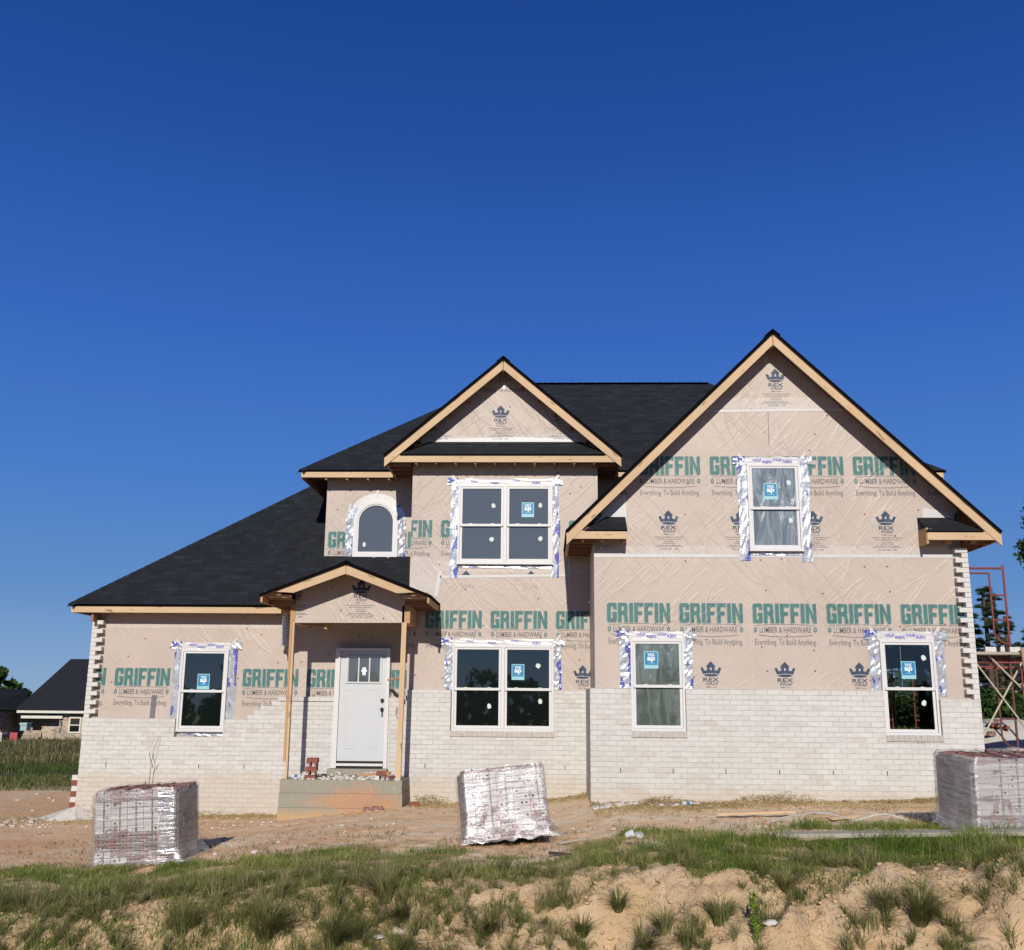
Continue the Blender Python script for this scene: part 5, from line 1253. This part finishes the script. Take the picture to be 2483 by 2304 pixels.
def blade_obj(name, V, F3, mat, n, parent=None, loc=(0, 0, 0), tone=None, local=False):
    t = rng.uniform(0, 1, n)**1.3 if tone is None else tone
    uv = np.stack([np.repeat(t, 15), np.zeros(n*15)], 1)
    return np_mesh(name, V, F3, mat, parent, loc, uv=uv, local=local)
def scatter(n, x0, x1, y0, y1, dens):
    x = rng.uniform(x0, x1, n); y = rng.uniform(y0, y1, n); k = rng.uniform(0, 1, n) < dens(x, y); return x[k], y[k]
# foreground turf: a ragged belt along the crest of the bank
sg = lambda q: 1/(1+np.exp(-np.clip(q, -30, 30)))
def fg_d(x, y):
    w1 = (fbm(x*1.1, y*0+4, 3, 41)-.5); w2 = (fbm(x*1.6, y*0+9, 3, 47)-.5)
    ylo = np.interp(x, [-7, -1.7, -.6, .3, 2.0, 7], [8.8, 8.9, 9.9, 10.3, 10.0, 9.95])+w1*.9
    yhi = np.interp(x, [-7, -4.5, -2.2, -1.0, 0, .6, 1.0, 1.9, 2.3, 7], [12.9, 12.75, 12.6, 12.3, 12.2, 12.5, 13.5, 13.2, 12.4, 12.5])+w2*.8
    cov = sg((y-ylo)/.10)*sg((yhi-y)/.13)
    clump = np.clip((fbm(x*1.9, y*2.4, 4, 51)-np.interp(x, [-7, -2, -1, .3, 1, 7], [.39, .39, .44, .49, .40, .37]))*7, .03, 1)
    far = np.exp(-(((x-4.2)/1.1)**2+((y-13.5)/.30)**2))*np.clip((fbm(x*2.2, y*2.2, 3, 57)-.38)*6, 0, 1)
    return np.clip(cov*clump+far, 0, 1)
x, y = scatter(330000, -7.2, 7.2, 9.2, 14.2, fg_d); z = height(x, y); n = len(x)
tall = np.clip((fbm(x*.9, y*1.1, 3, 61)-.3)*2.2, .25, 1.2)
hh = (.03+.15*tall*np.clip(fbm(x*3.1, y*3.1, 3, 65)*2, .3, 1.5))*rng.uniform(.35, 1.3, n)*np.where(y > 12.6, .62, 1.0)*np.interp(x, [-7, 0, 1.5, 7], [.85, .85, 1.15, 1.25])
V, F3 = blades(x, y, z-.01, hh, .0022+.0018*rng.uniform(0, 1, n), rng.uniform(.1, 1.1, n), rng.uniform(0, 6.28, n), .3)
tone = np.clip(rng.uniform(0, .62, n)+(fbm(x*1.1, y*1.1, 3, 71)-.45)*1.3+(rng.uniform(0, 1, n) < .12)*.5, 0, 1)
o = blade_obj('grass', V, F3, GRASS, n, tone=tone); tag(o, kind='stuff')
# dry thatch lying between the green blades, and loose wisps over the bank
def th_d(x, y): return np.clip(fg_d(x, y)*.7+.8*sg((y-9.2)/.1)*sg((12.9-y)/.3)*np.clip((fbm(x*2.4, y*2.4, 4, 77)-.45)*5, 0, 1), 0, 1)
x, y = scatter(210000, -7.2, 7.2, 9.0, 13.6, th_d); z = height(x, y); n = len(x)
V, F3 = blades(x, y, z-.004, rng.uniform(.02, .10, n), .0013+.0010*rng.uniform(0, 1, n), rng.uniform(.7, 2.6, n), rng.uniform(0, 6.28, n), .35); o = blade_obj('dry_thatch', V, F3, TUFT, n, tone=rng.uniform(.35, 1, n)); tag(o, kind='stuff')
# small scattered tufts down the bank
cxs, cys = scatter(2600, -7, 6.5, 9.0, 11.2, lambda x, y: np.clip((fbm(x*1.5, y*1.5, 4, 83)-np.interp(x, [-7, -2, -.8, .4, 7], [.20, .22, .32, .44, .49]))*6, .02, 1)); per_ = 60; k_ = len(cxs)
a = rng.uniform(0, 6.28, k_*per_); r = .030*np.sqrt(rng.uniform(0, 1, k_*per_)); x = np.repeat(cxs, per_)+r*np.cos(a); y = np.repeat(cys, per_)+r*np.sin(a); z = height(x, y); n = len(x)
V, F3 = blades(x, y, z-.01, np.repeat(.05+.22*rng.uniform(0, 1, k_)**1.6, per_)*rng.uniform(.35, 1.2, n), .0016+.0011*rng.uniform(0, 1, n), np.abs(rng.normal(.7, .5, n)), a+np.repeat(rng.normal(0, .8, k_), per_)+rng.normal(0, .6, n), .4); o = blade_obj('bank_tufts', V, F3, TUFT, n, tone=np.clip(np.repeat(rng.uniform(-.15, .6, k_), per_)+rng.uniform(0, .45, n), 0, 1)); tag(o, kind='stuff')
# sparse creeping runners and weeds on the clay
def sp_d(x, y): return np.clip((fbm(x*1.9, y*2.2, 4, 81)-.50)*3, 0, 1)*np.clip((16.5-y)/4, 0, 1)
x, y = scatter(42000, -7.5, 7.5, 9.2, 16.5, sp_d); z = height(x, y); n = len(x)
V, F3 = blades(x, y, z-.005, rng.uniform(.03, .10, n), np.full(n, .004), rng.uniform(.4, 1.6, n), rng.uniform(0, 6.28, n)); o = blade_obj('ground_weeds', V, F3, DRYG, n); tag(o, kind='stuff')
# field beyond the lot on the left, and scrub on the right
def fl_d(x, y): return np.clip((fbm(x*.35, y*.35, 3, 91)-.30)*3, .15, 1)
x, y = scatter(90000, -36, -8.0, 25, 50, fl_d); z = height(x, y); n = len(x)
V, F3 = blades(x, y, z-.02, .06+.30*np.clip(fbm(x*.35, y*.35, 4, 93)-.25, 0, 1)*rng.uniform(.4, 1.2, n), .009+.007*rng.uniform(0, 1, n), rng.uniform(.1, .8, n), rng.uniform(0, 6.28, n)); o = blade_obj('field_grass', V, F3, FIELDG, n, tone=np.clip(rng.uniform(-.1, .7, n)+(fbm(x*.2, y*.3, 3, 95)-.45)*1.5, 0, 1)); tag(o, kind='stuff')
x, y = scatter(80000, -48, -14, 34, 66, lambda x, y: np.clip((fbm(x*.25, y*.3, 4, 97)-.30)*3+(y-50)/30, .02, 1)); z = height(x, y); n = len(x)
V, F3 = blades(x, y, z-.02, .06+.50*fbm(x*.45, y*.3, 4, 99)**1.6*rng.uniform(.3, 1.5, n)*(1+1.0*(rng.uniform(0, 1, n) < .06)), .013+.012*rng.uniform(0, 1, n), rng.uniform(.05, .4, n), rng.uniform(0, 6.28, n)); o = blade_obj('tall_weeds', V, F3, DRYG, n); tag(o, kind='stuff')
x, y = scatter(30000, 8, 32, 27, 58, lambda x, y: .3+.7*fbm(x*.3, y*.3, 3, 103)); z = height(x, y); n = len(x)
V, F3 = blades(x, y, z-.02, .25+.9*fbm(x*.3, y*.3, 3, 105)*rng.uniform(.5, 1.2, n), .018+.012*rng.uniform(0, 1, n), rng.uniform(.1, .7, n), rng.uniform(0, 6.28, n)); o = blade_obj('scrub_grass', V, F3, GRASS, n); tag(o, kind='stuff')
# straw strewn along the foot of the walls
def straw_d(x, y):
    wl = np.where(x > .7, BR, np.where(x > -2.5, BC, BD)); d = wl-y
    m = np.where(x > .7, np.exp(-(d/.85)**2), np.where(x > -2.5, np.exp(-(d/.5)**2)*.8, np.exp(-(d/.6)**2)*.8))
    return m*(d > .02)*np.clip((fbm(x*.9, y*1.4, 3, 111)-.30)*4, .10, 1)*((x < -4.6) | (x > -2.3))
x, y = scatter(260000, -9.6, 7.2, 15.4, 19.1, straw_d); n = len(x); wl = np.where(x > .7, BR, np.where(x > -2.5, BC, BD))
pile = (.03+.30*np.clip((fbm(x*.8, x*0+2, 3, 113)-.46)*3, 0, 1))*np.exp(-((wl-y)/.30)**2)
z = height(x, y)+rng.uniform(0, 1, n)*pile
V, F3 = blades(x, y, z, rng.uniform(.015, .05, n), np.full(n, .006), rng.uniform(1.5, 4.5, n), rng.uniform(0, 6.28, n)); o = blade_obj('straw', V, F3, STRAW, n, tone=rng.uniform(0, 1, n)); tag(o, kind='stuff')
# dark dry roots hanging out of the cut bank
x, y = scatter(7000, -7, 6.5, 8.9, 10.8, lambda x, y: np.clip((fbm(x*1.7, y*1.7, 3, 133)-.44)*5, 0, 1)); z = height(x, y); n = len(x)
ROOT = leaf_mat('dry_roots', c4(.07, .045, .03), c4(.13, .09, .06), c4(.26, .19, .12))
V, F3 = blades(x, y, z+.004, rng.uniform(.02, .09, n), .0016+.0012*rng.uniform(0, 1, n), rng.uniform(1.2, 4, n), rng.normal(-1.57, .9, n), .25); o = blade_obj('dry_roots', V, F3, ROOT, n); tag(o, kind='stuff')
# bunch grass tussocks on the bank
TS = [(2232, 2215, 'tallest bunch grass tussock, hanging over the bank between two sand mounds', 1.35, 520), (2148, 2190, 'dense tussock at the left flank of the big right sand mound', .9, 300), (1905, 2135, 'tussock drooping over the top left edge of the smooth sand mound', .9, 300),
      (1748, 2215, 'upright grey green tussock on the bank beside a lime green seedling', 1.0, 320), (1680, 2265, 'low tussock near the bottom edge below the upright grey green one', .7, 200), (1612, 2235, 'spiky tussock alone on pale sand, blades fanned like a star', .95, 260), (1500, 2190, 'thin upright tussock above the spiky one on the bank', .9, 240),
      (1412, 2245, 'pair-like round tussock on the sand near the middle of the bank', .85, 260), (1190, 2235, 'shaggy tussock hanging down the dark crumbling cut of the bank', .9, 280), (985, 2210, 'grey tussock on the sandy bank left of the pale stone', .9, 260), (935, 2160, 'broad green tussock at the left shoulder of the sandy bank', 1.2, 380),
      (640, 2260, 'largest round tussock along the lower left turf', 1.35, 520), (800, 2270, 'leaning round tussock just right of the largest lower left one', 1.2, 420), (445, 2240, 'dark tussock in the left turf below the left pallet', 1.2, 380), (955, 2292, 'green tussock at the bottom edge beside the round stone', .9, 260), (1560, 2280, 'dry tussock at the bottom edge under the thin upright one', .8, 220), (2300, 2295, 'small tussock at the bottom right foot of the big sand mound', .7, 180)]
def ground_hit(px, py):
    for Y in np.arange(9.0, 14, .02):
        p = at(px, py, Y)
        if p.z <= gz(p.x, Y): return p.x, Y, gz(p.x, Y)
    return at(px, py, 9.5).x, 9.5, gz(at(px, py, 9.5).x, 9.5)
def pick(px, py):                                     # keep tussocks on the visible face
    best = ground_hit(px, py+25); return best
for px, py, lab, sc, cnt in TS:
    bx0, by0, bz0 = pick(px, py); n = int(cnt*1.7); comb = rng.normal(-.25, .35); combx = rng.normal(0, .35)
    a = rng.uniform(0, 6.28, n); r = rng.uniform(.035, .07)*sc*np.sqrt(rng.uniform(0, 1, n)); hL = (.08+.34*rng.uniform(0, 1, n)**.8)*sc*rng.uniform(.75, 1.05)
    lean = np.hypot(np.cos(a)*rng.uniform(.1, 1.1, n)+combx, np.sin(a)*rng.uniform(.1, 1.1, n)+comb); a = np.arctan2(np.sin(a)*.6+comb, np.cos(a)*.6+combx)
    V, F3 = blades(r*np.cos(a), r*np.sin(a), np.zeros(n)-.02, hL, .0015+.0011*rng.uniform(0, 1, n), lean, a+rng.normal(0, .5, n), .40)
    t = np.clip(rng.uniform(0, .7, n)+rng.uniform(-.15, .3), 0, 1); uv = np.stack([np.repeat(t, 15), np.zeros(n*15)], 1)
    o = np_mesh('grass_tussock', V, F3, TUFT, None, (0, 0, 0), uv=uv); o.location = (bx0, by0, bz0)
    tag(o, lab, 'grass tussock', 'bunch grass tussocks on the bank')
# lime green seedling
sx_, sy_, sz_ = ground_hit(1835, 2290)
n = 140; t = rng.uniform(0, 1, n); a = rng.uniform(0, 6.28, n)
V, F3 = blades(.02*np.cos(a)-.02*t, .02*np.sin(a), t*.40, rng.uniform(.02, .045, n), np.full(n, .010), rng.uniform(.6, 1.4, n), a)
LIME = leaf_mat('lime_leaves', c4(.10, .22, .02), c4(.17, .30, .03), c4(.26, .38, .05))
sd = empty('seedling', (sx_, sy_, sz_), 'bright lime green leafy seedling on the sandy bank', 'seedling')
np_mesh('leaves', V, F3, LIME, sd, uv=np.stack([np.repeat(rng.uniform(0, 1, n), 15), np.zeros(n*15)], 1), local=True)
mb = MB(); mb.tube([(0, 0, -.02), (-.01, 0, .2), (-.02, 0, .40)], [.005, .004, .002], 5, 0); mb.build('stem', simple('green_stem', c4(.12, .16, .04), .7), sd, local=True)

# ---- stones, clods, mortar crumbs
def rock_arrays(P, R, seed=0):
    import itertools
    t = (1+5**.5)/2; B = np.array([(-1, t, 0), (1, t, 0), (-1, -t, 0), (1, -t, 0), (0, -1, t), (0, 1, t), (0, -1, -t), (0, 1, -t), (t, 0, -1), (t, 0, 1), (-t, 0, -1), (-t, 0, 1)])/1.9
    Fi = np.array([(0, 11, 5), (0, 5, 1), (0, 1, 7), (0, 7, 10), (0, 10, 11), (1, 5, 9), (5, 11, 4), (11, 10, 2), (10, 7, 6), (7, 1, 8), (3, 9, 4), (3, 4, 2), (3, 2, 6), (3, 6, 8), (3, 8, 9), (4, 9, 5), (2, 4, 11), (6, 2, 10), (8, 6, 7), (9, 8, 1)])
    n = len(P); V = B[None]*rng.uniform(.6, 1.3, (n, 12, 1))*np.stack([R*rng.uniform(.8, 1.6, n), R*rng.uniform(.8, 1.4, n), R*rng.uniform(.4, .8, n)], 1)[:, None]
    a = rng.uniform(0, 6.28, n)[:, None]; x, y = V[..., 0]*np.cos(a)-V[..., 1]*np.sin(a), V[..., 0]*np.sin(a)+V[..., 1]*np.cos(a)
    V = np.stack([x, y, V[..., 2]], -1)+P[:, None]
    return V.reshape(-1, 3), (Fi[None]+np.arange(n)[:, None, None]*12).reshape(-1, 3)
ROCKM = simple('pale_stone', c4(.56, .47, .37), .9, .15, .25, 15); PALEC = simple('pale_mortar_clods', c4(.50, .415, .32), .9, .1, .3, 10); SANDC = simple('sand_crumbs', c4(.50, .345, .195), .95, .1, .35, 9)
CLOD = simple('clay_clod', c4(.36, .21, .115), .95, .1, .3, 12)
def strew(n, x0, x1, y0, y1, dens, rmin, rmax, mat, name, lift=.2):
    x, y = scatter(n, x0, x1, y0, y1, dens); k = len(x); R = rmin+(rmax-rmin)*rng.uniform(0, 1, k)**3
    V, F3 = rock_arrays(np.stack([x, y, height(x, y)+R*lift], 1), R); o = np_mesh(name, V, F3, mat); tag(o, kind='stuff'); return o
strew(480, -9, 7.5, 13.2, 18.7, lambda x, y: .15+.85*(fbm(x*.8, y, 3, 121) > .52), .006, .035, ROCKM, 'stones')
strew(4200, -10, 7.5, 11.0, 18.8, lambda x, y: .25+.75*(fbm(x*.9, y, 3, 123) > .5), .006, .035, CLOD, 'clay_clods')
strew(5200, -7, 6.5, 8.9, 11.2, lambda x, y: .2+.8*(fbm(x*1.4, y*1.4, 3, 131) > .5), .004, .030, SANDC, 'sand_crumbs')
strew(420, .7, 2.4, 16.5, 16.97, lambda x, y: .2+.8*(x < 2.0), .015, .06, MORT, 'mortar_crumbs', .1)
strew(420, -4.35, -2.5, 17.9, 19.0, lambda x, y: x*0+1, .012, .05, MORT, 'mortar_rubble', .1)
for ob in [o_ for o_ in COL.objects if o_.name == 'mortar_rubble']:    # these crumbs lie on the porch slab
    me = ob.data; co = np.zeros(len(me.vertices)*3); me.vertices.foreach_get('co', co); co = co.reshape(-1, 3); c0 = co.reshape(-1, 12, 3).mean(1)
    dz = .344-height(c0[:, 0], c0[:, 1])+.05*np.clip((c0[:, 1]-18.5)/.5, 0, 1); co[:, 2] += np.repeat(dz, 12); me.vertices.foreach_set('co', co.ravel()); me.update()
strew(220, -9.6, -8.3, 17.6, 19.3, lambda x, y: x*0+.8, .012, .055, PALEC, 'mortar_crumbs', .1)
strew(90, -6.5, -4.5, 16.6, 18.5, lambda x, y: x*0+.6, .01, .04, MORT, 'mortar_crumbs', .1)
strew(420, -16, -8.7, 17, 24, lambda x, y: .15+.85*(fbm(x*.6, y*.8, 3, 127) > .52), .012, .055, PALEC, 'mortar_crumbs', .1)
def rock(px, py, r, lab):
    x, y, z = ground_hit(px, py); V, F3 = rock_arrays(np.array([[0, 0, r*.3]]), np.array([r])); o = np_mesh('stone', V, F3, ROCKM if r > .06 else MORT); o.location = (x, y, z); tag(o, lab, 'stone')
rock(966, 2268, .075, 'round pale stone at the bottom edge of the bank'); rock(918, 2280, .05, 'white lump beside the round stone at the bottom edge')
rock(1857, 1985, .05, 'largest white stone lying on the clay below the right window'); rock(618, 2070, .05, 'white flat block lying on the orange clay right of the left pallet'); rock(522, 2072, .035, 'small white stone between the left pallet and the flat block')
# spilled mortar at the left wall foot
V = []; 
mb = MB(); ring = [(-8.55+1.0*math.cos(t)*(.55+.2*math.sin(3*t)), 18.95+.75*math.sin(t)*(.6+.2*math.cos(2*t))) for t in np.linspace(0, 2*math.pi, 26)[:-1]]
cx_, cy_ = -8.5, 19.05
for (a, b), (c, d) in zip(ring, ring[1:]+ring[:1]):
    mb.face([(cx_, cy_, gz(cx_, cy_)+.20), (a, b, gz(a, b)-.01), (c, d, gz(c, d)-.01)], 0)
o = mb.build('mortar_spill', MORT, loc=(cx_, cy_, -.5)); tag(o, 'white mortar spill heaped at the foot of the left house corner', 'mortar')

# ---- trees
def crown(root, clumps, n_each, size, mat, flat=.75):
    P = []; 
    for (x, y, z, r) in clumps:
        n = int(n_each*r*r); d = rng.normal(0, 1, (n, 3)); d /= np.linalg.norm(d, axis=1)[:, None]; rad = r*rng.uniform(.35, 1, n)**.6
        P.append(np.array([x, y, z])+d*rad[:, None]*np.array([1, 1, flat]))
    P = np.concatenate(P); n = len(P); a = rng.normal(0, 1, (n, 3)); a /= np.linalg.norm(a, axis=1)[:, None]; b = np.cross(a, rng.normal(0, 1, (n, 3))); b /= np.linalg.norm(b, axis=1)[:, None]
    s = size*rng.uniform(.6, 1.3, n)[:, None]
    V = np.stack([P-a*s, P+b*s*.55, P+a*s, P-b*s*.55], 1).reshape(-1, 3); Q = np.arange(n*4).reshape(-1, 4)
    return np_mesh('crown', V, Q, mat, root, uv=np.stack([np.repeat(rng.uniform(0, 1, n), 4), np.zeros(n*4)], 1))
def trunk(root, x, y, z0, z1, r, limbs=()):
    mb = MB(); mb.tube([(x, y, z0-.3), (x+.05, y, (z0+z1)/2), (x, y, z1)], [r*1.25, r*.8, r*.35], 9, 0)
    for a, b in limbs: mb.tube([a, tuple((Vector(a)+Vector(b))/2+Vector((0, 0, .15))), b], [r*.45, r*.3, r*.12], 6, 0)
    mb.build('trunk', BARK, root)
def tree(name, x, y, h, R, label, group, mat=LEAF, n_each=260, size=.22, seed=1, base=None):
    r = random.Random(seed); z0 = gz(x, y); root = empty(name, (x, y, z0), label, 'tree', group); cl = []
    for k in range(22):
        t = r.uniform(.32, 1); w_ = R*math.sin(math.pi*min(.97, (t-.22)/.80)) ; a = r.uniform(0, 6.28); q = w_*r.uniform(.35, .85)
        cl.append((x+q*math.cos(a), y+q*math.sin(a), z0+h*t*.95, R*r.uniform(.22, .42)))
    crown(root, cl, n_each, size, mat); trunk(root, x, y, z0, z0+h*.85, .05*h*.5, [((x, y, z0+h*.4), c[:3]) for c in cl[:7]]); return root
p = at(12, 1672, 95); tree('broadleaf_tree', p.x-1.0, 95, at(12, 1622, 95).z+1.6, 2.2, 'dark broadleaf tree behind the distant left house roof', 'trees beyond the left house', seed=2, n_each=150, size=.3)
p = at(50, 1660, 100); tree('broadleaf_tree', p.x+.2, 100, at(52, 1650, 100).z+.9, 1.4, 'lower round tree between the dark broadleaf tree and the roof ridge', 'trees beyond the left house', seed=3, n_each=150, size=.3)
p = at(240, 1600, 100); tree('broadleaf_tree', p.x+.6, 100, at(240, 1578, 100).z+2.4, 2.0, 'tree top just showing over the distant roof beside the house corner', 'trees beyond the left house', seed=4, n_each=150, size=.3)
def pine(x, y, h, label, seed, R=2.0):
    r = random.Random(seed); z0 = gz(x, y); root = empty('pine_tree', (x, y, z0), label, 'tree', 'pines beyond the scaffold'); cl = []; limbs = []
    for k in range(46):
        t = r.uniform(.30, 1.0); a = r.uniform(0, 6.28); q = R*(1.12-t)*r.uniform(.5, 1.3); c = (x+q*math.cos(a), y+q*math.sin(a), z0+h*t); cl.append(c+(r.uniform(.22, .42),)); limbs.append(((x, y, z0+h*t*.96), c))
    n = 0; S_ = []
    for (cx, cy, cz, rr) in cl:
        m_ = 130; d = rng.normal(0, 1, (m_, 3)); d /= np.linalg.norm(d, axis=1)[:, None]; d[:, 2] = np.abs(d[:, 2])*.8-.1
        b = np.array([cx, cy, cz])+d*rr*.15; tip = np.array([cx, cy, cz])+d*rr; sd_ = np.cross(d, rng.normal(0, 1, (m_, 3))); sd_ /= np.linalg.norm(sd_, axis=1)[:, None]
        S_.append(np.stack([b-sd_*.022, b+sd_*.022, tip], 1).reshape(-1, 3))
    V = np.concatenate(S_); m3 = len(V)//3
    np_mesh('crown', V, np.arange(m3*3).reshape(-1, 3), PINEL, root, uv=np.stack([np.repeat(rng.uniform(0, 1, m3), 3), np.zeros(m3*3)], 1))
    trunk(root, x, y, z0, z0+h, .16, limbs[:14])
for px, top, Y, lab, sd_, R in ((2382, 1425, 52, 'pine tree with thin trunk closest to the brick corner', 5, 1.5), (2408, 1436, 55, 'bushy pine behind the red ladder frame of the scaffold', 6, 1.7), (2434, 1490, 57, 'shorter pine right of the scaffold frame', 7, 1.4), (2492, 1520, 60, 'pine cut by the right edge of the photo', 8, 1.2), (2350, 1470, 58, 'pine partly hidden behind the brick corner', 9, 1.5)):
    p = at(px, top, Y); pine(p.x, Y, p.z-gz(p.x, Y)-.1, lab, sd_, R)
for k, (px, top, Y) in enumerate(((2400, 1660, 50), (2440, 1668, 52), (2478, 1672, 48), (2370, 1655, 53), (2415, 1690, 40), (2165, 1640, 46), (2215, 1625, 48), (2255, 1645, 44))):
    p = at(px, top, Y); x = p.x; z0 = gz(x, Y); root = empty('bush', (x, Y, z0), ['dark bush behind the crossed scaffold braces', 'bush under the white eave of the far house', 'bush near the parked car', 'dark bush next to the brick corner', 'low scrub bush above the sand heap', 'leftmost bush glimpsed through the far right window', 'middle bush glimpsed through the far right window', 'rightmost bush glimpsed through the far right window'][k], 'bush', 'bushes beyond the scaffold')
    h = max(.6, p.z-z0); cl = [(x+random.uniform(-.9, .9), Y+random.uniform(-.6, .6), z0+h*random.uniform(.2, .75), h*.38) for _ in range(7)]; crown(root, cl, 520, .13, LEAF); mb = MB(); mb.tube([(x, Y, z0-.1), (x, Y, z0+h*.6)], [.06, .03], 6, 0); mb.build('stem', BARK, root)
# big tree just out of frame on the right: one leafy bough reaches in
tx, ty = 13.6, 22.0; z0 = gz(tx, ty); root = empty('oak_tree', (tx, ty, z0), 'broadleaf tree with one bough hanging in at the right edge above the scaffold', 'tree')
cl = [(10.15, 22, 4.80, .20), (10.12, 22, 5.02, .16), (10.20, 22, 4.62, .15), (10.32, 22, 4.85, .22), (10.22, 22, 4.98, .20), (10.42, 22, 5.08, .24), (10.28, 21.9, 4.68, .13), (10.6, 22, 4.9, .3), (11.1, 22, 5.1, .5)]+[(tx+random.uniform(-1.9, 2.5), ty+random.uniform(-2, 2), z0+random.uniform(4, 7.5), .9) for _ in range(16)]
crown(root, cl, 1500, .055, LEAF); trunk(root, tx, ty, z0, z0+6.5, .22, [((tx, ty, z0+3.8), (10.3, 22, 4.9)), ((tx, ty, z0+4), (tx+2, ty, z0+6.5)), ((tx, ty, z0+4), (tx-1, ty+1.5, z0+6.8))])
# woods across the road (they show only as reflections in the window panes)
cl = [(x_, -30-random.uniform(0, 14), gz(x_, -30)+random.uniform(.2, 2.2)*random.uniform(.5, 1.5), random.uniform(.9, 1.7)) for x_ in np.arange(-60, 62, 1.5) for _ in range(3)]
cl += [(x_+random.uniform(-.8, .8), -40, random.uniform(3, 7), random.uniform(.4, .9)) for x_ in (-24, -22, -9, -7.5, 3, 6, 19, 21, 34) for _ in range(4)]
P = []
wd_ = crown(None, cl, 45, .42, LEAF, 1.0); wd_.name = 'far_woods'; tag(wd_, kind='stuff')
